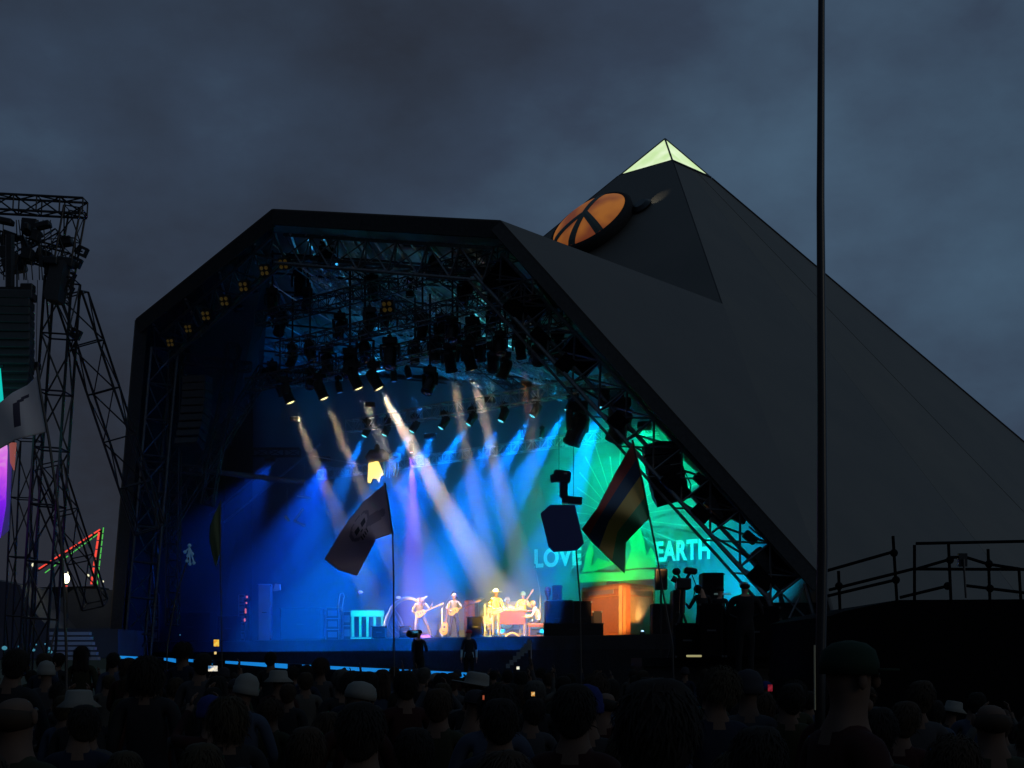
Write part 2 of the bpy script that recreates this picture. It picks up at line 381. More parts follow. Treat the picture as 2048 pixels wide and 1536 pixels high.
for a, b in fr:
    k = MB(); dd = (b-a).normalized(); s = dd.cross(Vector((0, 1, 0))).normalized(); w = 1.15; L = (b-a).length; n = max(2, round(L/1.5))
    oo = [s*w*.5, -s*w*.5, Vector((0, 1.1, 0))]
    for o in oo: k.tube(a+o, b+o, .07, n=6)
    for i in range(n):
        p = a.lerp(b, i/n); q = a.lerp(b, (i+1)/n)
        for x, y in ((0, 1), (1, 2), (2, 0)):
            k.tube(p+oo[x], q+oo[y], .035, n=4, caps=False); k.tube(q+oo[x], q+oo[y], .035, n=4, caps=False)
    if a.x > -3 and b.z > 1:
        rr = random.Random(4)
        for i in range(n):
            p = a.lerp(b, i/n); q = a.lerp(b, (i+1)/n)
            if rr.random() < .62: MB().prism([p+oo[0], q+oo[0], q+oo[2], p+oo[2]], (0, .03, 0)).build("truss_cover", matte, can)
            if rr.random() < .45: MB().box(p.lerp(q, .5)+oo[1]*.6, (rr.uniform(.4, .8), .3, rr.uniform(.3, .55)), Euler((0, R(45), 0)).to_matrix()).build("junction_box", matte, can)
            k.tube(p+oo[1]*1.5, q+oo[1]*1.5, .05, n=5); k.tube(p+oo[1]*1.5, q+oo[0], .03, n=4)
    k.build("frame_truss", mat("frame_steel", (.10, .105, .11), .4, .7, noise=.3), can)
# roof purlins running back under the lining
Lf = lambda u, v: (P2+d_).lerp(P3+d_, u).lerp(B2.lerp(B3, u), v)
Lw = lambda u, v: (P1+d_).lerp(P2+d_, u).lerp(B1.lerp(B2, u), v)
pm = alu
for i in range(-4, 14):
    u0 = i/13; pts = []
    for k in range(13):
        v = .02+.95*k/12; u = u0+.34*v
        if 0 <= u <= 1: pts.append(Lf(u, v)-Z*.28)
    if len(pts) > 2: MB().path(pts, .055, n=5).build("purlin", pm, can)
for i in range(1, 9):
    v = i/9; MB().path([Lf(u/8, v)-Z*.42 for u in range(9)], .05, n=5).build("cross_rib", darksteel, can)
for i in range(1, 8): MB().path([Lw(i/8, v/6)-Z*.3 for v in range(7)], .05, n=5).build("purlin", steel if i % 2 else darksteel, can)
wb = MB()
for i in range(8):
    for j in range(6):
        a, b = (Lw(i/8, j/6), Lw((i+1)/8, (j+1)/6)) if (i+j) % 2 else (Lw((i+1)/8, j/6), Lw(i/8, (j+1)/6)); wb.tube(a-Z*.35, b-Z*.35, .03, n=4)
wb.build("wire_bracing", darksteel, can)
br = MB()
for i in range(8):
    for j in range(7):
        a, b = Lf(i/8, j/9+.05)-Z*.5, Lf((i+1)/8, (j+1)/9+.05)-Z*.5
        if (i+j) % 2: a, b = Lf((i+1)/8, j/9+.05)-Z*.5, Lf(i/8, (j+1)/9+.05)-Z*.5
        br.tube(a, b, .028, n=4)
br.build("wire_bracing", alu, can)
# pale lining blankets between purlins (they catch the light)
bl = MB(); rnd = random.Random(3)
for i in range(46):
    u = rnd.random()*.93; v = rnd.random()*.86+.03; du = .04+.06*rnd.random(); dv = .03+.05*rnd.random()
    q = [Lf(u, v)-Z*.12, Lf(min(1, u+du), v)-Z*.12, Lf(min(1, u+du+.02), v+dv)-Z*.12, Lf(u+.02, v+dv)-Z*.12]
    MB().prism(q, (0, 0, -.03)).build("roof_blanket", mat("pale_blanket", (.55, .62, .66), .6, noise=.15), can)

# ================================================================== stage deck
S0 = (-.44, 51.0)
def front(px): Y = lineY(px, *S0); return Vector(((px-CX)/F*Y, Y, 0))
fl, frr = front(215), front(1645)
bk = 24*-N
deck = empty("stage_deck", (0, 55, 0), "raised black stage deck with a draped front below the band", "stage")
MB().prism([fl+Z*(FLOOR-.18), frr+Z*(FLOOR-.18), frr+bk+Z*(FLOOR-.18), fl+bk+Z*(FLOOR-.18)], Z*.18).build("floor", mat("stage_floor", (.03, .03, .034), .35, noise=.3, nscale=1), deck)
sk_ = MB(); n = 150; vs = []; fs = []
for i in range(n+1):
    p = fl.lerp(frr, i/n)+N*(.04*math.sin(i*1.9)+.05)
    for z in (0.02, 1.4, FLOOR-.03): vs.append(p+Z*z)
for i in range(n):
    for j in range(2): fs.append((i*3+j, i*3+3+j, i*3+4+j, i*3+1+j))
sk_.add(vs, fs).build("front_skirt", mat("skirt_cloth", (.02, .02, .023), .9, noise=.25), deck, smooth=True)
# lower ledge with a light strip
led = empty("pit_ledge", (0, 45, 0), "low ledge with a cyan light strip behind the front heads", "ledge")
la, lb = P(230, 1311, 56), P(950, 1346, 40.5)
MB().prism([la, lb, lb-Z*1.5, la-Z*1.9], (.3, .6, 0)).build("ledge_wall", casemat, led)
stripm = mat("cyan_strip", (.1, .4, .6), .4, emit=lin(20, 130, 215), estr=.9)
for a0, a1 in ((0, .12), (.18, .22), (.26, .34), (.38, .56), (.60, 1)):
    a = la.lerp(lb, a0)+Z*.0; b = la.lerp(lb, a1)
    MB().prism([a-Vector((0, .06, 0)), b-Vector((0, .06, 0)), b-Vector((0, .06, .16)), a-Vector((0, .06, .09))], (0, .05, 0)).build("light_strip", stripm, led)

# ================================================================== backdrop
bd = empty("stage_backdrop", (BX, BY, 0), "huge pale painted cloth reading LOVE EARTH behind the band", "backdrop")
cloth = mat("backdrop_cloth", (.17, .18, .18), .9, noise=.12, nscale=.3)
def bdgrid(px0, px1, py0, py1, off, nn=60, fold=.06):
    vs = []; fs = []; m = 6
    for i in range(nn+1):
        px = px0+(px1-px0)*i/nn
        Y = lineY(px, BX, BY); 
        for j in range(m+1):
            z = (Z*0+hitB(px, py0)).z if j == m else None
        base = hitB(px, 1290); top = 1
        for j in range(m+1):
            zt = 17.2-(px-525)/730*4.5 if px < 1255 else 12.7-(px-1255)/385*7.7; z = FLOOR+(zt-FLOOR)*j/m
            vs.append(Vector((base.x, base.y, z))+N*(off+fold*math.sin(i*1.1)+.04*math.sin(i*2.7+j)))
    for i in range(nn):
        for j in range(m): fs.append((i*(m+1)+j, (i+1)*(m+1)+j, (i+1)*(m+1)+j+1, i*(m+1)+j+1))
    return vs, fs
vs, fs = bdgrid(500, 1660, 0, 0, -.15, 90)
MB().add(vs, fs).build("cloth", cloth, bd, smooth=True)
pale = mat("pale_paint", (.70, .76, .74), .8); gpaint = mat("green_paint", (.09, .42, .14), .8, noise=.15, nscale=1)
def text_on(txt, pxa, pya, pxb, pyb, h, name):
    a = hitB(pxa, pya, .12); b_ = hitB(pxb, pyb, .12); b_.z = a.z
    cu = bpy.data.curves.new(name, 'FONT'); cu.body = txt; cu.size = 1; cu.extrude = .01; cu.offset = .035; cu.space_character = 1.08
    ob = bpy.data.objects.new(name, cu); COL.objects.link(ob)
    dg = bpy.context.evaluated_depsgraph_get(); me = bpy.data.meshes.new_from_object(ob.evaluated_get(dg)); bpy.data.objects.remove(ob)
    xs = [v.co.x for v in me.vertices]; ys = [v.co.y for v in me.vertices]; x0, x1, y0, y1 = min(xs), max(xs), min(ys), max(ys)
    L = (b_-a).length
    for v in me.vertices:
        x = (v.co.x-x0)/(x1-x0)*L; y = (v.co.y-y0)/(y1-y0)*h; z = v.co.z
        v.co = a+U*x+Z*y+N*z-wloc(bd)
    me.materials.clear(); me.materials.append(pale)
    o = bpy.data.objects.new(name, me); COL.objects.link(o); o.parent = bd; return o
o = text_on("LOVE", 1069, 1136, 1163, 1130, .82, "lettering"); o["label"] = "the word LOVE in pale capitals"
o = text_on("EARTH", 1311, 1124, 1420, 1118, .82, "lettering"); o["label"] = "the word EARTH in pale capitals"
# rays of a rising sun
ry = MB(); rc = hitB(1235, 1035, .1)
for i in range(30):
    an = math.pi*2*i/30+.05; r0 = 1.1; r1 = 2.6+.9*((i*7) % 4)/3+(1.2 if i in (0, 1, 28, 29, 26) else 0)
    if 4.0 < an < 5.4: continue
    d = U*math.cos(an)+Z*math.sin(an); s = -U*math.sin(an)+Z*math.cos(an)
    ry.prism([rc+d*r0-s*.012, rc+d*r1-s*.03, rc+d*r1+s*.03, rc+d*r0+s*.012], N*.01)
ry.build("sun_rays", mat("faded_ray_paint", (.34, .40, .36), .8), bd)
# painted hills, roots and grass between the words
gp = MB(); c0 = hitB(1160, 1163, .1); c1 = hitB(1310, 1158, .1); W_ = (c1-c0).length
def hillp(pts, off=.0): gp.prism([c0+U*(x*W_)+Z*z+N*off for x, z in pts], N*.012)
hillp([(-.05, -.05), (1.08, -.05), (1.05, .32), (.8, .38), (.5, .3), (.2, .36), (0, .30)])
hillp([(.02, .38), (.2, .40), (.45, .62), (.62, .95), (.5, .9), (.4, .75), (.25, .95), (.2, .7), (.05, .5)], .014)
hillp([(.62, .42), (1.02, .42), (1.0, 1.0), (.95, 1.25), (.9, .9), (.86, 1.6), (.8, 2.2), (.72, 2.4), (.66, 1.9), (.7, 1.2)], .028)
hillp([(.06, .5), (.1, 1.2), (.16, 1.7), (.2, 1.2), (.16, .6)], .042)
gp.build("painted_landscape", gpaint, bd)
# ================================================================== stage smoke (one closed box of even haze round the mouth of the stage)
sm_ = bpy.data.materials.new("stage_smoke"); sm_.use_nodes = True; t_ = sm_.node_tree
for n_ in list(t_.nodes):
    if n_.type != 'OUTPUT_MATERIAL': t_.nodes.remove(n_)
pv = t_.nodes.new("ShaderNodeVolumePrincipled"); pv.inputs["Density"].default_value = .030; pv.inputs["Color"].default_value = (.9, .93, 1, 1); pv.inputs["Anisotropy"].default_value = .25
t_.links.new(pv.outputs[0], [n for n in t_.nodes if n.type == 'OUTPUT_MATERIAL'][0].inputs["Volume"])
def planeZ(a, b, c):
    n = (b-a).cross(c-a); return lambda x, y: a.z-((x-a.x)*n.x+(y-a.y)*n.y)/n.z
pz1, pz2 = planeZ(A, CC, RR), planeZ(P3, P4, E)
F0 = Vector((P3.x+.4, P3.y+1.0, 0)); DEP = (Vector((BX, BY, 0))-F0).dot(-N)-.5
kl = -24.0; kr = 12.6; nk, nd_ = 38, 6; top = []; bot = []
for i in range(nk+1):
    for j in range(nd_+1):
        p = F0+U*(kl+(kr-kl)*i/nk)-N*(DEP*j/nd_); z = min(13.0, pz1(p.x, p.y)-.7)
        if j < 5 and i > nk*.66: z = min(z, pz2(p.x, p.y)-.6)
        if i == 0 or i < 3: z = min(z, 8+2*i)
        top.append(Vector((p.x, p.y, max(3.3, z)))); bot.append(Vector((p.x, p.y, 2.3 if j < 2 else 2.9)))
st_ = nd_+1; no = len(top); fs = []
for i in range(nk):
    for j in range(nd_):
        a = i*st_+j; fs += [(a, a+1, a+st_+1, a+st_), (no+a, no+a+st_, no+a+st_+1, no+a+1)]
    a = i*st_; fs.append((a, a+st_, no+a+st_, no+a)); a += nd_; fs.append((a, no+a, no+a+st_, a+st_))
for j in range(nd_):
    fs.append((j, no+j, no+j+1, j+1)); a = nk*st_+j; fs.append((a, a+1, no+a+1, no+a))
MBs = MB().add(top+bot, fs).build("smoke", sm_, recalc=True); tag(MBs, kind="stuff", label="thin stage smoke lit by the lamps")

# ================================================================== lighting
lensmat = {}
def lens(col, st):
    k = (col, st)
    if k not in lensmat: lensmat[k] = mat("lens_%d" % len(lensmat), (.1, .1, .1), .2, emit=lin(*col), estr=st)
    return lensmat[k]
darklens = mat("dark_lens", (.02, .02, .03), .08)
def mk_base():
    b = MB(); b.box((0, 0, -.02), (.12, .3, .05)); b.tube((0, -.1, .1), (0, -.1, -.02), .02); b.tube((0, .1, .1), (0, .1, -.02), .02); b.box((0, 0, -.12), (.36, .30, .17), bev=.02); return b
PROTO = {}
def fixture(name, loc, aim, label, group=None, lensm=None, s=1.0, cat="stage light", lamp=None):
    """moving-head lamp hung under a truss: base, yoke, head > lens"""
    loc = Vector(loc); aim = Vector(aim); root = empty(name, loc, label, cat, group); root.scale = (s, s, s)
    if not PROTO:
        for k, b in (("base", mk_base()),):
            o = b.build(k, black, None, local=True); PROTO[k] = o.data; bpy.data.objects.remove(o)
        y = MB()
        for sx in (-1, 1): y.prism([(sx*.21, -.07, -.20), (sx*.21, .07, -.20), (sx*.21, .05, -.55), (sx*.21, -.05, -.55)], (sx*.035, 0, 0))
        y.box((0, 0, -.22), (.46, .14, .04)); o = y.build("yoke", black, None, local=True); PROTO["yoke"] = o.data; bpy.data.objects.remove(o)
        h = MB().lathe([(.09, -.28), (.15, -.22), (.17, -.05), (.16, .05), (.15, .22), (.17, .24), (.165, .30), (.135, .30), (.13, .27)], n=14)
        for k in range(4): h.box((0, 0, -.2+.03*k), (.36, .1, .012))
        o = h.build("head", black, None, local=True, smooth=False); PROTO["head"] = o.data; bpy.data.objects.remove(o)
        for k in ("lens",):
            o = MB().lathe([(.13, .272), (.12, .29), (.08, .31), (.01, .318)], n=14).build("lens", darklens, None, local=True, smooth=True); PROTO["lens"] = o.data; bpy.data.objects.remove(o)
    q = (aim-(loc-Z*.5*s)).to_track_quat('Z', 'Y')
    yaw = math.atan2((aim-loc).y, (aim-loc).x)+math.pi/2
    for k in ("base", "yoke"):
        o = bpy.data.objects.new(k, PROTO[k]); COL.objects.link(o); o.parent = root
        if k == "yoke": o.rotation_euler = (0, 0, yaw)
    hdo = bpy.data.objects.new("head", PROTO["head"]); COL.objects.link(hdo); hdo.parent = root; hdo.location = (0, 0, -.5); hdo.rotation_mode = 'QUATERNION'; hdo.rotation_quaternion = q
    me = PROTO["lens"]
    if lensm is not None: me = PROTO["lens"].copy(); me.materials[0] = lensm
    lo = bpy.data.objects.new("lens", me); COL.objects.link(lo); lo.parent = hdo
    return root
def lamp(px, py, Y, aim, col, power, ang, label, group, lcol, lst=3, s=1.0, blend=.3, r=.12):
    L = P(px, py, Y); d = (Vector(aim)-L).normalized()
    root = fixture("moving_head_light", L-d*.31*s+Z*.5*s, L+d*20, label, group, lens(lcol, lst), s)
    if power < 2: return root
    spot("beam_lamp", L+d*.06, L+d*10, power, col, ang, blend, r, None).parent = root
    o = [c for c in root.children if c.type == 'LIGHT'][0]
    o.location = (L+d*.06-root.location)/s
    return root

WARM = (1.0, .86, .58); BLU = (.0, .17, 1.0); CYA = (.0, .55, 1.0)
G1 = "warm beam lights on the front lighting truss"
yl = [  # lens px,py ; aim px,py,Y ; power ; angle
 (582, 806, (770, 1255, 57.5), 4500, 6.5), (649, 798, (850, 1262, 56), 5500, 6.5), (718, 778, (925, 1262, 55), 6500, 6.0), (759, 778, (1035, 1262, 54), 12000, 7.5),
 (904, 745, (1000, 1262, 54.5), 6500, 6.0), (944, 740, (1075, 1262, 53), 8500, 6.5), (986, 742, (958, 1262, 57), 900, 6), (1076, 728, (1035, 1262, 57), 1300, 6)]
TR1 = (-1.4, 50.0)
for i, (x, y, a, pw, an) in enumerate(yl):
    lamp(x, y, lineY(x, *TR1), P(*a), WARM, (pw*8.5 if pw > 9000 else pw*4.0), an*1.25, "moving head on the front truss with a warm white beam, %s from the left" % ORD[i], G1, (255, 240, 170), 1.6 if pw > 3000 else .35, 1.35, .3, .15)
lamp(1043, 718, lineY(1043, *TR1), P(1105, 1262, 53), (1, .28, .04), 9000, 6, "moving head on the front truss with a short orange beam", None, (255, 130, 30), .8, 1.15)
G2 = "blue wash lights on the middle lighting truss"
TR2 = (3.36, 52.0)
bl_ = [(728, 873, -210, 1500), (768, 871, -200, 0), (823, 864, -260, 2300), (881, 857, -300, 3000), (936, 850, -300, 3000), (1001, 843, -240, 2600), (1064, 833, -300, 3800), (1134, 823, -330, 3800), (1204, 817, -190, 3800)]
for i, (x, y, dx, pw) in enumerate(bl_):
    Y = lineY(x, *TR2)
    lamp(x, y, Y, P(x+dx, 1330, Y-1.5), BLU, max(1, pw*15.0), 19, "moving head on the middle truss with a wide blue beam, %s from the left" % ORD[i], G2, (95, 225, 255), 1.6, 1.0, .25, .09)
G3 = "small cyan beam lights on the rear truss"
for i, (x, y, dx) in enumerate(((1045, 878, -14), (1082, 876, -22))):
    lamp(x, y, 57.0, P(x+dx*4, 1290, 57.0), CYA, 4500, 9, "small lamp with a narrow cyan beam, %s of two left of the hung camera" % ("left" if i == 0 else "right"), G3, (90, 230, 255), 1.5, .6, .3)
for i, (x, y, dx, pw) in enumerate(((680, 786, 20, 0), (788, 764, 8, 1000), (819, 757, 26, 1500))):
    lamp(x, y, 59, P(x+dx*5, 1290, 59), (.02, .28, 1), pw*7, 9, "dim moving head with a faint blue beam, %s from the left" % ORD[i], "faint blue beams in the roof", (40, 110, 200), .5, .9)
lamp(823, 905, 60, P(831, 1290, 60), (.5, .13, 1), 48000, 12, "lamp with a violet beam falling straight onto the guitarist", None, (255, 200, 255), 3, .6, .15)
# two large dark spotlights slung on the right
for i, (x, y, dx) in enumerate(((1155, 838, -60), (1240, 832, -60))):
    Y = lineY(x, *TR2)-1; fixture("spot_fixture", P(x, y, Y)+Z*.7, P(x+dx*3, 1300, Y+3), "large unlit spotlight tilted down, %s of the two right of the blue lamps" % ("left" if i == 0 else "right"), "large unlit spotlights", None, 2.1)
# trusses
def utruss(pa, pya, pb, base, w, label, group="lighting trusses along the stage", m=darksteel, r=.03):
    Ya, Yb = lineY(pa, *base), lineY(pb, *base); a = P(pa, pya, Ya); b = P(pb, 0, Yb); b.z = a.z
    while not inmouth(b+Z*.35): b -= U*.4
    return box_truss("lighting_truss", a, b, w, label, group, m, r)
utruss(500, 770, 1190, TR1, .5, "front lighting truss above the warm beams")
utruss(700, 853, 1300, TR2, .5, "middle lighting truss above the blue beams", m=alu)
utruss(560, 700, 1150, (-2.4, 49), .5, "truss close behind the canopy mouth carrying dark lamps")
utruss(560, 770, 1280, (1.0, 53.5), .45, "rear lighting truss among the roof glints", m=steel)
utruss(520, 640, 1080, (-3.2, 50.5), .5, "uppermost lighting truss under the roof")
utruss(640, 950, 1330, (3.6, 56.5), .42, "pale truss across the top of the backdrop", m=alu, r=.025)
MB().tube(P(625, 912, 62), P(760, 936, 62), .03).build("cable", alu)
bpy.data.objects["cable"].name = "suspended_cable"; tag(bpy.data.objects["suspended_cable"], "upper of two bright wires running to the hanging horned prop", "cable")
tag(MB().tube(P(650, 932, 62), P(740, 948, 62), .025).build("suspended_cable", alu), "lower of two bright wires running to the hanging horned prop", "cable")
# axis trusses with dark lamps
AX = Vector((.678, .735, 0))
ax = [(600, 470, 9), (700, 500, 12), (790, 545, 13), (640, 590, 11), (880, 500, 12), (950, 560, 11)]
for i, (x, y, L) in enumerate(ax):
    Y0 = roofY(x, 470+(x-545)*.05)+.8; a = P(x, y, Y0); a.z = roofZ(a)-.75; b = a+AX*L
    while L > 1.5 and (not inmouth(b+Z*.4) or LINING.ray_cast(Vector((b.x, b.y, 0)), Z)[0] is None or LINING.ray_cast(Vector((b.x, b.y, 0)), Z)[0].z < 9): L -= .5; b = a+AX*L
    b.z = min(roofZ(b)-.75, 18)
    if L <= 1.5: continue
    box_truss("roof_truss", a, b, .42, "roof truss running back into the canopy, %s from the left" % ORD[i], "roof trusses running back", [steel, darksteel, alu][i % 3], .03)
rnd = random.Random(11)
dk = [(470, 590), (505, 560), (545, 600), (600, 560), (655, 500), (868, 520), (820, 575), (745, 575), (930, 580), (990, 600), (985, 640), (560, 640), (615, 600), (680, 650), (730, 690), (770, 640), (845, 655), (883, 655), (905, 660), (945, 660), (1000, 690), (1035, 665), (1075, 690), (1115, 690), (620, 705), (655, 715), (585, 710), (545, 745), (700, 720), (780, 700), (830, 705), (870, 700), (915, 690), (960, 700), (560, 775), (620, 760), (860, 760), (1120, 730), (1010, 730), (740, 640)]
for i, (x, y) in enumerate(dk):
    Y = min(lineY(x, -1.4+rnd.uniform(-1.2, 1.5), 50+rnd.uniform(-1, 3)), roofY(x, y)-1.5); L = P(x, y, Y)
    o = fixture("moving_head_light", L+Z*.5, L+Vector((rnd.uniform(-4, 4), rnd.uniform(-5, 3), -9)), "unlit black lamp hanging among many under the dark stage roof", "unlit lamps under the roof", None, rnd.choice((1.3, 1.5, 1.2, 1.1)))
    if i % 2 == 0: MB().tube(L+Z*.55, L+Z*min(2.5, max(.7, roofZ(L)-L.z-.2)), .03).build("drop_rod", black, o)
# blinder pairs on the left edge and one on the roof
gold = mat("gold_reflector", (.4, .3, .1), .4, .7, emit=lin(200, 160, 70), estr=.025)
def blinder(px, py, Y, label, s=.55, n=(2, 2)):
    c = P(px, py, Y); root = empty("blinder_light", c, label, "blinder light", "gold blinder lights"); q = (Vector((-.3, -1, -.45))).to_track_quat('Z', 'Y'); m3 = q.to_matrix()
    MB().box(c, (s*1.1, s*1.1, .2), m3).build("housing", black, root)
    for i in range(n[0]):
        for j in range(n[1]):
            cc = c+m3@Vector(((i-.5)*s*.5, (j-.5)*s*.5, .1)); MB().lathe([(.03, 0), (s*.2, .08), (s*.17, .085), (.03, .03)], cc, m3, 10).build("bulb", gold, root)
for i, (x, y) in enumerate(((570, 527), (532, 540), (490, 572), (452, 601), (415, 630), (380, 656), (344, 684))):
    blinder(x, y, 60-6*(x-272)/273+1.0, "small gold blinder on the left roof edge, %s from the top" % ORD[i], .40 if i < 5 else .34)
blinder(777, 612, 55, "gold four-bulb blinder hanging in the middle of the roof", .45)

# backdrop and floor washes: real battens upstage
def wash(px, z, out_, aimpx, aimpy, col, power, ang, label, up=True):
    a = hitB(px, 1290, out_); a.z = z; aim = hitB(aimpx, aimpy)
    root = empty("wash_light", a, label, "wash light", "backdrop wash lights")
    d = (aim-a).normalized(); m3 = d.to_track_quat('Z', 'Y').to_matrix()
    MB().box(a-d*.15, (.5, .25, .25), m3, bev=.02).build("housing", black, root)
    spot("wash_lamp", a+d*.05, aim, power, col, ang, .9, .15, root)
ws = [  # px, z, out, aim, colour, power, angle
 (660, 3.0, 4.2, 690, 960, (.0, .14, 1), 1800, 66), (850, 3.0, 4.0, 860, 960, (.0, .38, 1), 2900, 74),
 (1000, 3.0, 4.0, 1010, 1050, (.0, .45, 1), 4400, 95), (1085, 3.0, 2.8, 1085, 1100, (.0, .42, 1), 2600, 80), (1150, 11.2, 4.6, 1190, 1040, (.0, .9, .55), 5200, 95),
 (1225, 5.0, 1.7, 1225, 1120, (.0, 1, .12), 260, 95), (1290, 10.5, 4.4, 1330, 1030, (.0, .9, .36), 4200, 95),
 (1410, 3.0, 2.4, 1415, 1080, (.0, .42, 1), 2600, 85), (1462, 3.0, .9, 1462, 1130, (.0, 1, .15), 230, 60), (1515, 3.0, 2.0, 1510, 1080, (.0, .6, 1), 1100, 80)]
for i, w in enumerate(ws): wash(*w[:5], w[5], w[6], w[7]) if False else wash(w[0], w[1], w[2], w[3], w[4], w[5], w[6], w[7], "wash lamp lighting the backdrop, %s from the left" % ORD[i])
# added up-lights brightening the roof, standing in for light scattered by smoke
for i, (x, y, Y, aim, col, pw, an) in enumerate(((740, 800, 61, (720, 540, 58), (.05, .5, 1), 170, 120), (980, 790, 56, (960, 560, 55), (.1, .75, .85), 150, 120), (590, 830, 68, (620, 790, 75), (.0, .35, 1), 90, 70))):
    L = P(x, y, Y); root = empty("wash_light", L, "added wash lamp brightening the roof, %s of three" % ORD[i], "wash light", "added roof wash lights")
    MB().box(L-Z*.2, (.45, .3, .2), bev=.02).build("housing", black, root); spot("wash_lamp", L, P(*aim), pw, col, an, .8, .2, root)
# deep blue floods added to fill the left wing with blue haze
for i, (x, y, Y, aim, pw, an) in enumerate(((650, 925, 64, (520, 1290, 59.5), 15000, 45), (860, 880, 59, (720, 1255, 57), 14000, 46), (540, 925, 67, (300, 1330, 60), 2400, 50))):
    L = P(x, y, Y); root = empty("flood_light", L, "added blue flood lamp filling the %s" % (["left wing", "stage floor left of the band", "low deck at the far left"][i]), "flood light", "added blue flood lamps")
    MB().box(L+Z*.15, (.5, .4, .2), bev=.02).build("housing", black, root); spot("added_flood_lamp", L-Z*.02, P(*aim), pw, (.0, .085, 1), an, 1.0, .15, root)

for i, (lx, aim, pw, an, col, l) in enumerate(((-6.0, (862, 1222, 55.2), 6.5e5, 2.5, (1, .60, .17), "added unseen key spotlight behind the crowd trained on the two guitarists"), (-4.5, (1003, 1226, 54.2), 7.5e5, 2.2, (1, .58, .10), "added unseen key spotlight behind the crowd trained on the singer"), (-3.0, (1048, 1224, 54), 5.0e5, 2.0, (1, .60, .16), "added unseen key spotlight behind the crowd trained on the organ player"), (2.5, (1228, 1220, 53), 7.5e5, 2.0, (1, .46, .16), "added unseen key spotlight behind the crowd trained on the giant cabinet"))):  # unseen key lamps added behind the camera to brighten band and cabinet
    L = Vector((lx, -14, 9.5)); aim = P(*aim); d = (aim-L).normalized(); m3 = d.to_track_quat('Z', 'Y').to_matrix(); root = empty("spot_fixture", L, l, "spotlight", "added key spotlights behind the crowd")
    MB().lathe([(.1, -.6), (.18, -.5), (.18, .3), (.22, .32), (.22, .5), (.18, .5), (.17, .3)], L, m3, 14).build("barrel", black, root); MB().tube(L-Z*.2, Vector((L.x, L.y, 8.0)), .04).build("stand", black, root)
    spot("added_key_lamp", L+d*.55, aim, pw, col, an, .55, .12, root)
tw_ = box_truss("added_tower", Vector((-2, -14, 0)), Vector((-2, -14, 8)), 3.0, "added unseen scaffold tower behind the crowd carrying the key spotlights", None, darksteel, .05, 2.0, up=Vector((0, 1, 0)))  # added tower, out of view, that holds the key lamps
MB().box((-1.75, -14, 7.95), (10, 3, .1)).build("platform", darksteel, tw_)
# ================================================================== people
skinm = mat("skin", (.42, .24, .16), .55, noise=.08, nscale=20)
BASE = dict(pel=(0,0,.94,.150,.105), wai=(0,0,1.08,.130,.095), che=(0,.0,1.27,.155,.11), uch=(0,0,1.41,.12,.085), nec=(0,.0,1.49,.052,.052), jaw=(0,.02,1.555,.055,.06), hea=(0,.015,1.64,.072,.088), cro=(0,.0,1.705,.058,.07),
 shl=(-.165,0,1.42,.062,.058), ell=(-.225,-.03,1.14,.043,.043), wrl=(-.235,.06,.90,.027,.03), pal=(-.235,.09,.82,.036,.018),
 shr=(.165,0,1.42,.062,.058), elr=(.225,-.03,1.14,.043,.043), wrr=(.235,.06,.90,.027,.03), par=(.235,.09,.82,.036,.018),
 hil=(-.09,0,.88,.092,.092), knl=(-.10,.02,.49,.058,.06), anl=(-.105,-.02,.09,.038,.042), tol=(-.115,.15,.045,.040,.03),
 hir=(.09,0,.88,.092,.092), knr=(.10,.02,.49,.058,.06), anr=(.105,-.02,.09,.038,.042), tor=(.115,.15,.045,.040,.03))
BONES = [("pel","wai",1),("wai","che",1),("che","uch",1),("uch","nec",0),("nec","jaw",0),("jaw","hea",0),("hea","cro",0),
 ("uch","shl",1),("shl","ell",1),("ell","wrl",4),("wrl","pal",0),("uch","shr",1),("shr","elr",1),("elr","wrr",4),("wrr","par",0),
 ("pel","hil",2),("hil","knl",2),("knl","anl",2),("anl","tol",3),("pel","hir",2),("hir","knr",2),("knr","anr",2),("anr","tor",3)]
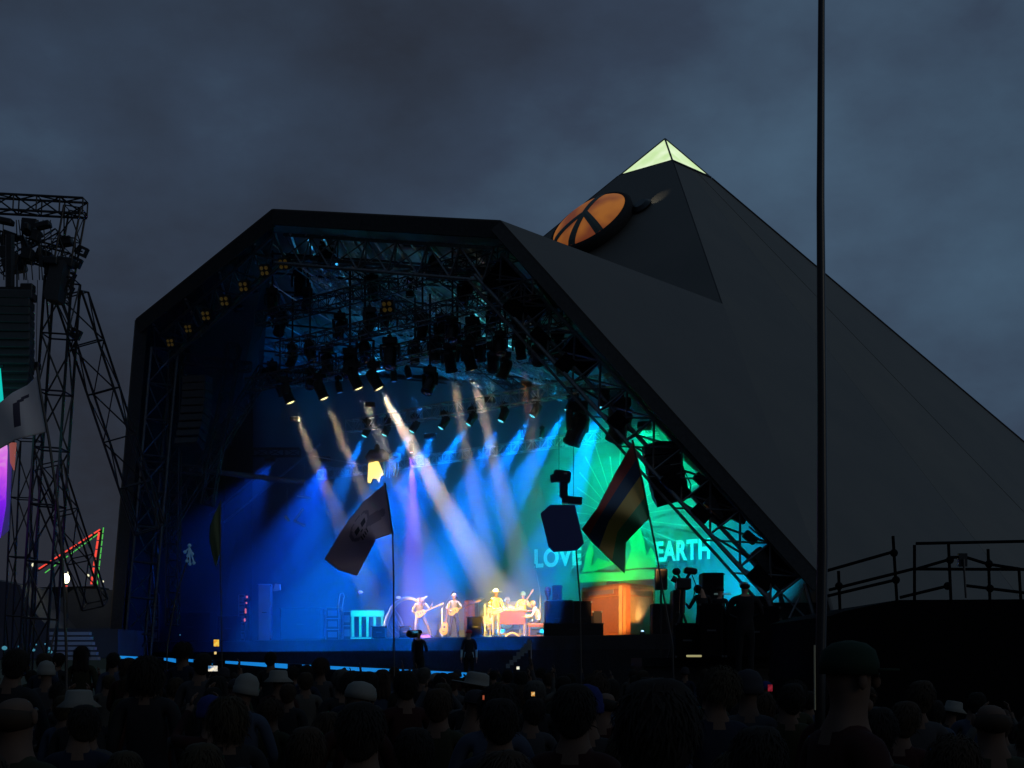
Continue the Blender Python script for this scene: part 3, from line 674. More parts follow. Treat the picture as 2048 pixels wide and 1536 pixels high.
def body_mesh(pose, mats, face=1, levels=1, lower=True):
    """one continuous skinned body; mats: skin, top, trousers, shoes, sleeve"""
    J = {k: list(v) for k, v in BASE.items()}
    for k, v in pose.items():
        if k in J: J[k][:len(v)] = v
    if face < 0 and not pose.get("absolute"):
        for v in J.values(): v[1] = -v[1]
    keys = list(J); me = bpy.data.meshes.new("sk"); me.from_pydata([J[k][:3] for k in keys], [(keys.index(a), keys.index(b)) for a, b, _ in BONES], [])
    ob = bpy.data.objects.new("sk", me); COL.objects.link(ob); md = ob.modifiers.new("s", 'SKIN'); md.use_smooth_shade = True
    for i, k in enumerate(keys):
        sv = me.skin_vertices[0].data[i]; sv.radius = (J[k][3], J[k][4]); sv.use_root = (k == "pel")
    sb = ob.modifiers.new("b", 'SUBSURF'); sb.levels = levels; sb.render_levels = levels
    dg = bpy.context.evaluated_depsgraph_get(); m2 = bpy.data.meshes.new_from_object(ob.evaluated_get(dg)); bpy.data.objects.remove(ob)
    seg = [(Vector(J[a][:3]), Vector(J[b][:3]), m) for a, b, m in BONES]
    mb = MB(); mb.v = [v.co.copy() for v in m2.vertices]; mb.f = [tuple(p.vertices) for p in m2.polygons]
    for p in m2.polygons:
        c = p.center; best = (9, 0)
        for a, b, m in seg:
            d = b-a; t = max(0, min(1, (c-a).dot(d)/max(1e-9, d.length_squared))); dist = (c-a-d*t).length
            if dist < best[0]: best = (dist, m)
        mb.m.append(best[1])
    V = lambda k: Vector(J[k][:3])
    # head details: nose, ears, brow
    hu = (V("cro")-V("nec")).normalized(); fw = Vector(pose.get("look", (0, face, 0))); fw = (fw-hu*fw.dot(hu)).normalized(); sd = fw.cross(hu).normalized(); H = V("hea")
    mb.ell(H+fw*.10-hu*.01, (.013, .018, .022), None, 6, 5, 0)
    for q in (-1, 1):
        mb.ell(H+sd*(.078*q)-hu*.005, (.012, .018, .03), None, 6, 5, 0)
        mb.ell(H+fw*.083+sd*(.031*q)+hu*.015, .011, None, 6, 5, 5)
    mb.ell(H+fw*.086-hu*.055, (.024, .01, .007), None, 6, 4, 0)
    mb.ell(H-hu*.085+fw*.055, (.035, .03, .025), None, 8, 5, 0)
    # hands: five fingers each
    for w, pl, q in (("wrl", "pal", -1), ("wrr", "par", 1)):
        d = (V(pl)-V(w)).normalized(); n = Vector((0, 0, 1)) if abs(d.z) < .8 else Vector((1, 0, 0)); s = d.cross(n).normalized(); n = s.cross(d).normalized()
        for i, (o, l) in enumerate(((-.027, .060), (-.010, .072), (.008, .070), (.025, .055))):
            a = V(pl)+s*o+d*.02; b = a+d*l*.55+n*.008; c = b+(d*.6-n*.8*q*.5).normalized()*l*.5
            mb.path([a, b, c], [.0095, .0085, .0065], 5, 0)
        a = V(pl)-s*.03-d*.02; b = a-s*.022+d*.03; mb.path([a, b, b+d*.028+s*.004], [.011, .010, .007], 5, 0)
    return mb, J, (hu, fw, sd, H)
eyem = mat("dark_eye", (.02, .015, .012), .3)
def strands(b, H, M, n, r, ln, seed, low=-.35):
    rr = random.Random(seed)
    for _ in range(n):
        v = Vector((rr.gauss(0, 1), rr.gauss(0, 1), rr.gauss(0, 1))).normalized()
        if v.z < low or (v.y > .45 and v.z < .35): continue
        p = Vector((v.x*r[0], v.y*r[1], v.z*r[2])); L = ln*rr.uniform(.4, 1.3)
        d = Vector((v.x*.22+rr.gauss(0, .28), v.y*.22-.1+rr.gauss(0, .28), -.8+rr.gauss(0, .2))); d = (d-v*d.dot(v)*.85).normalized(); d2 = (d+Vector((rr.gauss(0, .2), rr.gauss(0, .2), -.5))).normalized()
        s = d.cross(v).normalized()*.0035; a = p*.98; c = p+d*L*.5+v*.006; e = c+d2*L*.5
        b.add([H+M@(a-s), H+M@(a+s), H+M@(c+s*.8), H+M@(c-s*.8), H+M@e], [(0, 1, 2, 3), (3, 2, 4)])
def hair_mb(frame, style):
    hu, fw, sd, H = frame; M = Matrix((sd, fw, hu)).transposed(); b = MB(); rr = random.Random(style)
    def rough(k0, amp):
        for k in range(k0, len(b.v)):
            v = b.v[k]; r = v-H; w = math.sin(r.x*61+r.z*47)+math.sin(r.y*73-r.x*39)+math.sin(r.z*97+r.y*31); b.v[k] = H+r*(1+amp*1.5*w)
    if style in ("short", "grey_short", "blond_short"):
        b.ell(H+hu*.022-fw*.014, (.087, .103, .098), M, 22, 14); b.ell(H-hu*.045-fw*.045, (.072, .060, .062), M, 18, 10); rough(0, .016); strands(b, H+hu*.015-fw*.014, M, 900, (.09, .107, .1), .05, 5, -.75)
    elif style == "long":
        b.ell(H+hu*.02-fw*.015, (.094, .108, .102), M, 22, 14)
        for q in (-.055, -.02, .02, .055): b.path([H-fw*.06+sd*q+hu*.03, H-fw*.085+sd*q*1.1-hu*.10, H-fw*.09+sd*q*1.3-hu*.22, H-fw*.08+sd*q*1.4-hu*(.29+abs(q)*.3)], [.05, .05, .045, .012], 9)
        rough(0, .02); strands(b, H+hu*.015-fw*.02, M, 900, (.097, .112, .104), .13, 6, -.6)
    elif style == "bob": b.ell(H-fw*.02-hu*.015, (.106, .11, .125), M, 22, 14); rough(0, .025); strands(b, H-fw*.02-hu*.015, M, 1000, (.112, .118, .13), .09, 7, -.8)
    elif style == "bun": b.ell(H+hu*.022-fw*.014, (.088, .104, .098), M, 22, 14); b.ell(H+hu*.12-fw*.05, .042, M, 12, 8); b.ell(H-hu*.04-fw*.045, (.066, .05, .05), M, 14, 8); rough(0, .015); strands(b, H+hu*.02-fw*.014, M, 500, (.09, .106, .1), .04, 8, -.5)
    elif style == "curly":
        for i in range(70):
            v = Vector((rr.gauss(0, 1), rr.gauss(0, 1), rr.gauss(0, 1))).normalized(); v.z = abs(v.z)*.9-.15
            if v.y > .3 and v.z < .35: continue
            b.ell(H+hu*.02-fw*.012+M@Vector((v.x*.092, v.y*.1, v.z*.105)), .033, M, 6, 5)
        strands(b, H+hu*.02-fw*.012, M, 1400, (.118, .128, .132), .05, 9, -.5)
    elif style == "bald": b.ell(H-hu*.015-fw*.02, (.083, .094, .05), M, 12, 6)
    elif style == "cap":
        b.lathe([(.096, -.005), (.098, .03), (.085, .072), (.055, .095), (.012, .104)], H+hu*.02, M, 16)
        b.prism([H+hu*.025+M@Vector((x, y, 0)) for x, y in ((-.075, .06), (-.06, .15), (0, .175), (.06, .15), (.075, .06))], hu*.008)
    elif style == "cap_back":
        b.lathe([(.096, -.005), (.098, .03), (.085, .072), (.055, .095), (.012, .104)], H+hu*.02, M, 16)
        b.prism([H+hu*.025+M@Vector((x, -y, 0)) for x, y in ((-.075, .06), (-.06, .14), (0, .155), (.06, .14), (.075, .06))], hu*.008)
    elif style == "beanie": b.lathe([(.098, -.03), (.104, -.02), (.104, .02), (.098, .03), (.094, .075), (.065, .12), (.012, .14)], H+hu*.01, M, 16)
    elif style == "bucket": b.lathe([(.16, -.03), (.165, -.025), (.105, .025), (.095, .09), (.08, .1), (.01, .104)], H+hu*.01, M, 18)
    elif style == "widehat":
        b.lathe([(.19, .035), (.21, .045), (.2, .05), (.105, .035), (.098, .09), (.092, .13), (.06, .145), (.01, .13)], H+hu*.005, M, 20)
    elif style == "sunhat": b.lathe([(.22, -.02), (.225, -.01), (.11, .03), (.1, .08), (.07, .115), (.01, .125)], H+hu*.01, M, 20)
    return b
HAIRNAME = dict(cap="cap", cap_back="cap", beanie="beanie", bucket="bucket_hat", widehat="hat", sunhat="sun_hat")
def person(label, pose, loc, rz, sc, mats, style, hmat, face=1, levels=1, group=None):
    root = empty("person", loc, label, "person", group); root.rotation_euler = (0, 0, rz); root.scale = (sc,)*3
    mb, J, fr_ = body_mesh(pose, mats, face, levels)
    o = mb.build("body", list(mats)+[eyem], root, smooth=True, local=True)
    if style: h = hair_mb(fr_, style).build(HAIRNAME.get(style, "hair"), hmat, root, smooth=True, local=True)
    return root, J
cl = lambda n, c: mat(n, c, .85, noise=.15, nscale=6, spec=.12)
def onfloor(px, Y, z=FLOOR): v = P(px, HY, Y); v.z = z+.005; return v

# ------------------------------------------------------------------ guitars
def guitar(name, loc, ang, yaw, label, bodyc, topc, bass=False, acoustic=False, s=1.0):
    root = empty(name, loc, label, "guitar", None); root.rotation_euler = (0, -ang, yaw); root.scale = (s,)*3
    d = .10 if acoustic else .045; k = 1.15 if acoustic else 1
    out_ = []
    for i in range(28):
        t = 2*math.pi*i/28; x = math.cos(t)*.23; z = math.sin(t)*(.165 if x < 0 else .13)*(1-.22*math.exp(-((x-.02)/.07)**2)); out_.append((x*k, -d/2, z*k))
    b = MB().prism([Vector(p) for p in out_], (0, d, 0)); b.build("body", bodyc, root, local=True)
    b = MB().prism([Vector((p[0]*.93, -d/2-.004, p[2]*.93)) for p in out_], (0, .004, 0)); b.build("top", topc, root, local=True)
    MB().box((.5 if not bass else .58, -d/2-.01, 0), (.62 if not bass else .78, .022, .05)).build("neck", mat("neck_wood", (.22, .12, .05), .4), root, local=True)
    x0 = .81 if not bass else .97
    MB().prism([(x0, -d/2-.016, -.03), (x0+.17, -d/2-.016, -.045), (x0+.19, -d/2-.016, .035), (x0, -d/2-.016, .03)], (0, .02, 0)).build("headstock", topc, root, local=True)
    MB().box((-.11, -d/2-.014, 0), (.03, .02, .10)).build("bridge", black, root, local=True)
    if acoustic: MB().tube((.06, -d/2-.008, 0), (.06, -d/2-.004, 0), .05, n=16).build("sound_hole", black, root, local=True)
    else:
        for q in (.0, .09): MB().box((q, -d/2-.012, 0), (.03, .016, .08)).build("pickup", black, root, local=True)
    return root
blond = mat("blond_wood", (.62, .44, .12), .7, spec=.2); sun_ = mat("sunburst_wood", (.45, .2, .05), .3); dkw = mat("dark_wood", (.05, .03, .02), .35)
SH = mat("dark_boots", (.03, .03, .03), .5); 
# guitarist bent double on the left
Y1 = 55.6; p1 = onfloor(842, Y1)
pose = dict(pel=(-.05,.16,.86), wai=(-.07,.07,.99), che=(-.05,-.10,1.15), uch=(-.01,-.24,1.25), nec=(.03,-.32,1.30), jaw=(.04,-.39,1.32), hea=(.05,-.44,1.37), cro=(.05,-.46,1.43),
 shl=(-.19,-.2,1.24), ell=(-.32,-.2,.98), wrl=(-.12,-.42,.90), pal=(-.05,-.46,.88), shr=(.17,-.22,1.27), elr=(.34,-.28,1.05), wrr=(.42,-.47,1.20), par=(.44,-.5,1.26),
 hil=(-.14,.14,.82), knl=(-.20,-.10,.47), anl=(-.20,.06,.09), tol=(-.22,-.12,.045), hir=(.06,.14,.82), knr=(.24,-.04,.48), anr=(.36,.04,.09), tor=(.46,-.12,.045), look=(.1,-.7,-.6), absolute=1)
ms = [skinm, cl("patterned_shirt", (.5, .42, .3)), cl("grey_jeans", (.24, .2, .2)), SH, cl("patterned_shirt", (.5, .42, .3))]
person("guitarist bent forward over a pale guitar in the violet beam", pose, p1, 0, 1.08, ms, "grey_short", cl("grey_hair", (.45, .32, .24)), -1)
guitar("electric_guitar", p1+Vector((.02, -.50, .98)), R(24), 0, "pale electric guitar held by the bent guitarist on the left", blond, blond)
# bassist in a cap singing at a boom microphone
p2_ = onfloor(908, 54.8)
pose = dict(look=(-.8,-.5,-.1), shl=(-.17,-.02,1.42), ell=(-.30,-.12,1.14), wrl=(-.12,-.27,1.05), pal=(-.06,-.30,1.03), elr=(.33,-.15,1.17), wrr=(.36,-.34,1.24), par=(.38,-.38,1.28), anl=(-.15,0,.09), tol=(-.2,-.15,.045), anr=(.16,0,.09), tor=(.22,-.14,.045), knl=(-.13,-.03,.49), knr=(.13,-.03,.49), absolute=1)
ms = [skinm, cl("grey_tshirt", (.32, .3, .33)), cl("baggy_dark_trousers", (.07, .065, .07)), SH, skinm]
person("bassist in a pale cap and grey shirt singing at a microphone", pose, p2_, 0, 1.0, ms, "cap", cl("cap_cream", (.62, .48, .42)), -1)
guitar("bass_guitar", p2_+Vector((-.02, -.22, 1.05)), R(22), 0, "pale bass guitar held by the singer in the cap", blond, blond, bass=True)
# singer in yellow
p3_ = onfloor(992, 54)
pose = dict(look=(-.4,-.8,0), ell=(-.24,-.12,1.15), wrl=(-.05,-.28,1.06), pal=(.02,-.30,1.06), elr=(.26,-.10,1.14), wrr=(.34,-.30,1.03), par=(.38,-.32,1.02), anl=(-.10,.04,.09), tol=(-.14,-.12,.045), anr=(.10,-.04,.09), tor=(.14,-.2,.045), knr=(.09,-.07,.49), absolute=1)
ms = [skinm, cl("yellow_shirt", (.75, .55, .06)), cl("khaki_jeans", (.3, .26, .14)), SH, cl("yellow_shirt", (.75, .55, .06))]
person("singer in a pale hat and yellow shirt in the hottest light", pose, p3_, 0, 1.05, ms, "widehat", cl("straw_hat", (.85, .75, .5)), -1)
guitar("electric_guitar", p3_+Vector((.02, -.25, 1.05)), R(4), 0, "dark electric guitar held by the singer in yellow", dkw, dkw)
# man in yellow behind the organ
p4_ = onfloor(1046, 56)
pose = dict(look=(-.3,-.9,0), ell=(-.28,-.12,1.16), wrl=(-.10,-.26,1.10), pal=(-.04,-.28,1.10), elr=(.30,-.10,1.16), wrr=(.12,-.30,1.30), par=(.06,-.32,1.33), absolute=1)
ms = [skinm, cl("lemon_checked_shirt", (.6, .58, .14)), cl("blue_jeans", (.12, .15, .24)), SH, cl("lemon_checked_shirt", (.6, .58, .14))]
person("guitarist in a lemon shirt standing behind the organ", pose, p4_, 0, 1.06, ms, "beanie", cl("teal_beanie", (.25, .5, .5)), -1)
guitar("electric_guitar", p4_+Vector((-.12, -.24, 1.12)), R(58), 0, "yellow guitar held steeply by the man behind the organ", blond, sun_)
# keyboard player seated on a bench
p5_ = onfloor(1072, 53.4)
pose = dict(pel=(.12,.05,.60), wai=(.11,.02,.76), che=(.03,0,.95), uch=(-.03,0,1.08), nec=(-.07,0,1.16), jaw=(-.11,0,1.21), hea=(-.13,0,1.30), cro=(-.13,0,1.36), shl=(-.03,-.17,1.08), ell=(-.15,-.24,.82), wrl=(-.40,-.20,.80), pal=(-.47,-.18,.79), shr=(-.03,.17,1.08), elr=(-.15,.24,.84), wrr=(-.40,.2,.80), par=(-.47,.18,.79),
 hil=(.06,-.1,.56), knl=(-.36,-.12,.52), anl=(-.36,-.12,.09), tol=(-.5,-.12,.045), hir=(.06,.12,.56), knr=(-.36,.14,.52), anr=(-.30,.14,.09), tor=(-.45,.14,.045), look=(-1,0,-.2), absolute=1)
ms = [skinm, cl("white_shirt", (.72, .66, .68)), cl("dark_trousers", (.06, .05, .06)), SH, cl("white_shirt", (.72, .66, .68))]
person("organ player in a white shirt seated on a wooden bench", pose, p5_, 0, 1.0, ms, "blond_short", cl("fair_hair", (.7, .5, .2)), -1)
rust = mat("orange_wood", (.45, .15, .045), .85, spec=.1, noise=.25, nscale=4)
bench = empty("organ_bench", onfloor(1074, 53.4)+Vector((.05, 0, 0)), "orange wooden bench with turned legs under the organ player", "bench"); bo = bench.location
MB().box(bo+Z*.50, (.8, .4, .06), bev=.01).build("seat", rust, bench); MB().box(bo+Z*.44, (.74, .34, .07)).build("apron", rust, bench)
for sx in (-1, 1):
    for sy in (-1, 1): MB().lathe([(.03, 0), (.035, .05), (.02, .1), (.03, .2), (.022, .3), (.032, .41)], bo+Vector((sx*.34, sy*.15, .02)), None, 8).build("leg", rust, bench)
MB().box(bo+Z*.045+Vector((-.0, -.15, 0)), (.7, .04, .06)).build("stretcher", rust, bench)
# organ
oo = onfloor(1030, 54.6); org = empty("pump_organ", oo, "red brown wooden organ with an open keyboard facing the bench", "organ")
red = mat("red_brown_wood", (.22, .045, .014), .9, noise=.2, nscale=3, spec=.05)
MB().box(oo+Vector((-.12, 0, .78)), (1.05, .6, .50), bev=.015).build("case", red, org); MB().box(oo+Vector((.22, 0, 1.06)), (1.3, .5, .06), bev=.01).build("lid", rust, org)
MB().box(oo+Vector((.55, 0, .84)), (.34, .62, .12)).build("keybed", mat("pale_wood", (.55, .33, .14), .8), org)
MB().box(oo+Vector((.60, 0, .905)), (.2, .56, .012)).build("keyboard", mat("ivory_keys", (.8, .78, .7), .3), org)
for sx in (-.58, .36):
    for sy in (-.26, .26): MB().box(oo+Vector((sx, sy, .27)), (.07, .07, .54)).build("leg", mat("dark_leg_wood", (.1, .04, .03), .5), org)
MB().box(oo+Vector((-.1, 0, .16)), (.95, .3, .06)).build("pedal_board", mat("dark_leg_wood", (.1, .04, .03), .5), org)
tag(MB().path([oo+Vector((-.38+.09*i, -.55, .04+.16*math.sin(math.pi*i/6))) for i in range(7)], .035, n=8).build("cable_loop", blond), "bent pale hose lying on the deck before the organ", "hose")
# small keyboard on slender legs left of the singer
ko = onfloor(968, 54.6); kb = empty("harmonium", ko, "small pale keyboard cabinet on slim legs left of the singer", "keyboard cabinet")
MB().box(ko+Z*.62, (.62, .4, .16), bev=.01).build("case", mat("pale_wood", (.55, .33, .14), .8), kb)
for i in range(5): MB().tube(ko+Vector((-.24+.12*i, -.12, .08)), ko+Vector((-.24+.12*i, -.12, .54)), .016).build("leg", blond, kb)
MB().box(ko+Z*.06, (.66, .45, .06)).build("base_board", mat("teal_board", (.15, .32, .34), .5), kb)
# drums and drummer
do = onfloor(1012, 58.5); 
dr = MB(); 
rs = tag(MB().box(do+Z*.2, (3.2, 2.4, .4)).build("drum_riser", casemat), "low black riser under the drum kit", "riser")
kit = empty("drum_kit", do+Z*.4, "drum kit with gold cymbals behind the singer", "drum kit"); ko_ = do+Z*.4
shell = mat("cream_shell", (.7, .6, .4), .35); headm = mat("drum_skin", (.85, .83, .78), .5); cymb = mat("cymbal_brass", (.75, .58, .2), .28, .9); Mx = Euler((R(90), 0, 0)).to_matrix()
MB().lathe([(.3, -.22), (.3, .22)], ko_+Vector((0, 0, .33)), Mx, 20).build("bass_drum", shell, kit); MB().lathe([(.29, .222), (.29, .23)], ko_+Vector((0, 0, .33)), Mx, 20).build("drum_head", headm, kit)
for x, y, z, r, h in ((-.28, 0, .72, .16, .2), (.22, 0, .74, .17, .22), (.6, .2, .42, .21, .38), (-.55, .25, .6, .18, .14)):
    MB().lathe([(r, 0), (r, h)], ko_+Vector((x, y, z)), Euler((R(15), 0, 0)).to_matrix(), 16).build("tom_drum", shell, kit); MB().lathe([(r*.97, h+.002), (r*.97, h+.012)], ko_+Vector((x, y, z)), Euler((R(15), 0, 0)).to_matrix(), 16).build("drum_head", headm, kit)
for x, y, z, r in ((-1.15, .1, 1.28, .26), (-.75, .2, 1.05, .2), (.75, .1, 1.15, .26), (1.1, .3, 1.0, .22)):
    c = ko_+Vector((x, y, z)); MB().lathe([(r, 0), (r*.4, .03), (.04, .05), (.01, .06)], c, Euler((R(18), R(8 if x > 0 else -8), 0)).to_matrix(), 18).build("cymbal", cymb, kit); MB().tube(c-Z*z*.98, c, .012).build("cymbal_stand", steel, kit)
gong = MB().lathe([(.5, -.01), (.52, 0), (.5, .02), (.1, .03), (.01, .03)], ko_+Vector((-.85, .7, .7)), Mx, 24).build("gong", mat("dull_bronze", (.12, .16, .16), .4, .6), kit)
pose = dict(pel=(0,.05,.56), wai=(0,.03,.70), che=(0,0,.90), uch=(0,-.02,1.04), nec=(0,-.03,1.12), jaw=(0,-.05,1.18), hea=(0,-.05,1.27), cro=(0,-.03,1.33), shl=(-.17,-.02,1.04), ell=(-.3,-.12,.82), wrl=(-.2,-.36,.84), pal=(-.18,-.42,.84), shr=(.17,-.02,1.04), elr=(.3,-.12,.84), wrr=(.26,-.36,.92), par=(.26,-.42,.95),
 hil=(-.1,.03,.54), knl=(-.24,-.36,.52), anl=(-.24,-.36,.09), tol=(-.26,-.5,.045), hir=(.1,.03,.54), knr=(.24,-.36,.52), anr=(.24,-.36,.09), tor=(.26,-.5,.045), absolute=1, look=(0,-1,0))
ms = [skinm, cl("pale_tshirt", (.6, .55, .42)), cl("dark_trousers", (.06, .05, .06)), SH, skinm]
person("white haired drummer seated behind the drums", pose, ko_+Vector((.05, .75, .0)), 0, 1.0, ms, "curly", cl("white_hair", (.85, .84, .8)), -1)
tag(MB().box(do+Vector((.1, 1.6, 1.0)), (1.3, .6, 1.3), bev=.03).build("speaker_cabinet", mat("taupe_cabinet", (.2, .15, .15), .7)), "taupe speaker cabinet standing behind the drummer", "speaker cabinet")
# stool with acoustic guitar on a stand, microphone stands
guitar("acoustic_guitar", onfloor(889, 54.2)+Vector((0, -.1, .36)), R(78), R(-10), "yellow acoustic guitar upright on a stand by the bassist", blond, blond, acoustic=True)
tag(MB().tube(onfloor(886, 54.0), onfloor(893, 54.5)+Z*.6, .012).tube(onfloor(893, 54.0), onfloor(891, 54.5)+Z*.6, .012).build("guitar_stand", black), "thin black stand behind the yellow acoustic guitar", "guitar stand")
tag(MB().lathe([(.20, 0), (.22, .5), (.21, 1.5), (.12, 1.55)], onfloor(939, 56.0), None, 14).build("wooden_statue", rust), "orange brown carved wooden post behind the bassist", "carved post")
def mic(px, Y, h, tip, label):
    b_ = onfloor(px, Y); r = empty("microphone_stand", b_, label, "microphone stand")
    MB().lathe([(.14, 0), (.14, .02), (.015, .03)], b_, None, 12).build("base", black, r); MB().tube(b_+Z*.02, b_+Z*h, .012).build("pole", steel, r)
    t = b_+Z*h+Vector(tip); MB().tube(b_+Z*h-(t-b_-Z*h)*.2, t, .010).build("boom", steel, r); MB().lathe([(.014, -.14), (.02, -.02), (.03, .0), (.03, .04), (.012, .06)], t, Vector(tip).to_track_quat('Z', 'Y').to_matrix(), 8).build("microphone", black, r)
mic(884, 54.4, 1.15, (.42, 0, .62), "boom microphone stand rising to the right left of the bassist"); mic(930, 53.6, 1.1, (-.3, 0, .42), "microphone stand reaching left to the bassist's mouth"); mic(970, 53.2, 1.3, (.22, 0, .12), "microphone stand before the singer in yellow")
mic(1080, 57, 1.9, (-.2, 0, 1.1), "tall thin microphone stand behind the organ player"); mic(1116, 53, 1.2, (0, 0, .4), "dark microphone on a short stand beside the organ player")
# carved bust on top of the black cabinet
tag(MB().lathe([(.1, 0), (.05, .08), (.06, .3), (.11, .42), (.13, .55), (.09, .66), (.01, .7)], P(1096, 1200, 52)-Z*.2, None, 12).build("mask_figure", blackcloth), "dark carved head standing behind the organ player", "carved figure")

# ------------------------------------------------------------------ black cases at the right of the band, monitors, boxes
def case(px0, px1, pytop, Y, depth, label, name="flight_case", m=None, zb=FLOOR, cat="case"):
    a = P(px0, pytop, Y); b = P(px1, pytop, Y); zt_ = a.z; r = empty(name, Vector(((a.x+b.x)/2, Y, zb)), label, cat)
    c = Vector(((a.x+b.x)/2, Y+depth/2, (zb+zt_)/2)); d = (b.x-a.x, depth, zt_-zb)
    MB().box(c, d, bev=min(.03, min(d)*.1)).build("shell", m or casemat, r)
    e_ = MB()
    for sx in (-1, 1):
        for z in (-1, 1): e_.box(c+Vector((sx*d[0]*.5, -depth/2, z*d[2]*.47)), (.05, .03, .05))
    e_.box(c+Vector((0, -depth/2, 0)), (min(.3, d[0]*.4), .02, .04)); e_.build("hardware", darksteel, r); return r
case(1090, 1145, 1200, 51, 1.2, "tall black case left of the two beside the organ player"); case(1147, 1183, 1202, 50.6, 1.2, "tall black case right of the two beside the organ player"); case(1088, 1207, 1246, 49.6, 1.0, "wide low black case before the two tall ones")
case(1105, 1124, 1170, 53.5, .5, "slim dark loudspeaker upright on the back edge behind the cases", "loudspeaker", mat("navy_box", (.012, .012, .02), .7), FLOOR, "loudspeaker")
case(934, 965, 1233, 52.0, .8, "black monitor wedge in front of the singer in yellow", "stage_monitor", None, FLOOR, "monitor"); case(799, 820, 1252, 53.4, .6, "black monitor wedge before the bent guitarist", "stage_monitor", None, FLOOR, "monitor"); case(744, 772, 1252, 55, .6, "black monitor wedge under the slatted bench", "stage_monitor", None, FLOOR, "monitor")
case(1186, 1204, 1222, 53, .5, "small dark amplifier against the giant cabinet", "amplifier", None, FLOOR, "amplifier")
# giant orange cabinet prop
cab0, cab1, cab2 = P(1165, 1172, 55.8), P(1249, 1170, 52.4), P(1307, 1168, 54.4)
gc = empty("giant_cabinet", Vector((cab1.x, cab1.y, FLOOR)), "giant orange wooden amplifier cabinet standing under the painted hills", "giant cabinet")
for a, b, nm, m in ((cab0, cab1, "grille_side", rust), (cab1, cab2, "tan_side", mat("tan_canvas", (.5, .33, .12), .7, noise=.25, nscale=2))):
    a = Vector((a.x, a.y, FLOOR)); b = Vector((b.x, b.y, FLOOR)); h = cab1.z-FLOOR; n = (b-a).cross(Z).normalized()
    MB().prism([a, b, b+Z*h, a+Z*h], -n*.25).build(nm, m, gc)
    k = MB(); w = .12; u_ = (b-a).normalized(); L = (b-a).length
    for z0, z1 in ((0, w), (h-w, h), (h*.80, h*.80+.04)): k.prism([a+Z*z0, b+Z*z0, b+Z*z1, a+Z*z1], n*.05)
    for x0, x1 in ((0, w), (L-w, L)): k.prism([a+u_*x0, a+u_*x1, a+u_*x1+Z*h, a+u_*x0+Z*h], n*.06)
    k.build("edge_trim", mat("honey_wood", (.6, .25, .07), .8, noise=.15), gc)
    if nm == "grille_side":
        MB().prism([a+u_*.35+Z*.2, b-u_*.25+Z*.2, b-u_*.25+Z*h*.76, a+u_*.35+Z*h*.76], n*.03).build("grille_cloth", mat("rust_grille", (.4, .13, .045), .8, noise=.2, nscale=12), gc)
        MB().prism([a+u_*.6+Z*h*.86, b-u_*.9+Z*h*.86, b-u_*.9+Z*h*.95, a+u_*.6+Z*h*.95], n*.03).build("name_strip", mat("grey_strip", (.3, .22, .2), .5), gc)
MB().prism([Vector((cab0.x, cab0.y, FLOOR+cab1.z-FLOOR)), Vector((cab1.x, cab1.y, cab1.z)), Vector((cab2.x, cab2.y, cab1.z)), Vector((cab0.x+1.3, cab0.y+2, cab1.z))], Z*.08).build("top", rust, gc)
spot("cabinet_lamp", P(1285, 1262, 52.8), P(1282, 1180, 54.0), 900, (1, .75, .5), 50, .8, .05, None).parent = None
cl_ = [o for o in COL.objects if o.name == "cabinet_lamp"][0]
r = empty("floor_lamp", cl_.location, "small bright floor lamp shining up the tan side of the giant cabinet", "floor lamp"); cl_.parent = r; cl_.location = (0, 0, 0)
MB().lathe([(.09, -.25), (.1, -.02), (.08, -.02), (.01, -.03)], r.location, None, 12).build("housing", black, r); MB().ell(r.location-Z*.03, .06).build("bulb", lens((190, 225, 255), 2.5), r)
# ------------------------------------------------------------------ left of the band
sl0 = onfloor(735, 59.5); bnch = empty("slatted_rail", sl0, "turquoise slatted rail lit bright at the left of the band", "rail")
teal = mat("pale_slat_paint", (.5, .72, .66), .5)
MB().box(sl0+Z*1.12, (1.42, .12, .26)).build("top_rail", teal, bnch)
for i in range(5): MB().box(sl0+Vector((-.62+.31*i, 0, .56)), (.1, .08, .86)).build("slat", teal, bnch)
MB().box(sl0+Z*.06, (1.42, .1, .08)).build("bottom_rail", teal, bnch)
spot("rail_lamp", sl0+Vector((0, -2.5, 4)), sl0+Z*.8, 1500, (.0, 1, .75), 24, .5, .1, bnch)
hn = onfloor(786, 57.2); horn = empty("tusk_arch", hn, "curved white tusk like arch with a pale bulb at its tip", "curved prop"); tm = mat("bone_white", (.75, .76, .7), .5)
pts = []
for i in range(15):
    t = i/14; an = R(180-112*t); pts.append(hn+Vector((.62+.98*math.cos(an), 0, .05+1.62*math.sin(an)*1.0)))
MB().path(pts, [.11-.05*i/14 for i in range(15)], 8).build("arch", tm, horn, smooth=True)
MB().ell(pts[-1]+Vector((.12, 0, .02)), (.17, .12, .13)).path([pts[-1]+Vector((.15, 0, .05)), pts[-1]+Vector((.42, 0, .2))], [.09, .02]).build("tip_bulb", tm, horn, smooth=True)
for i in range(5): MB().path([pts[2+i]+Vector((.1, 0, -.05)), pts[2+i]+Vector((.32, 0, -.4)), hn+Vector((.35+.06*i, 0, .1))], [.03, .05, .02]).build("rib", mat("grey_rib", (.3, .34, .36), .6), horn, smooth=True)
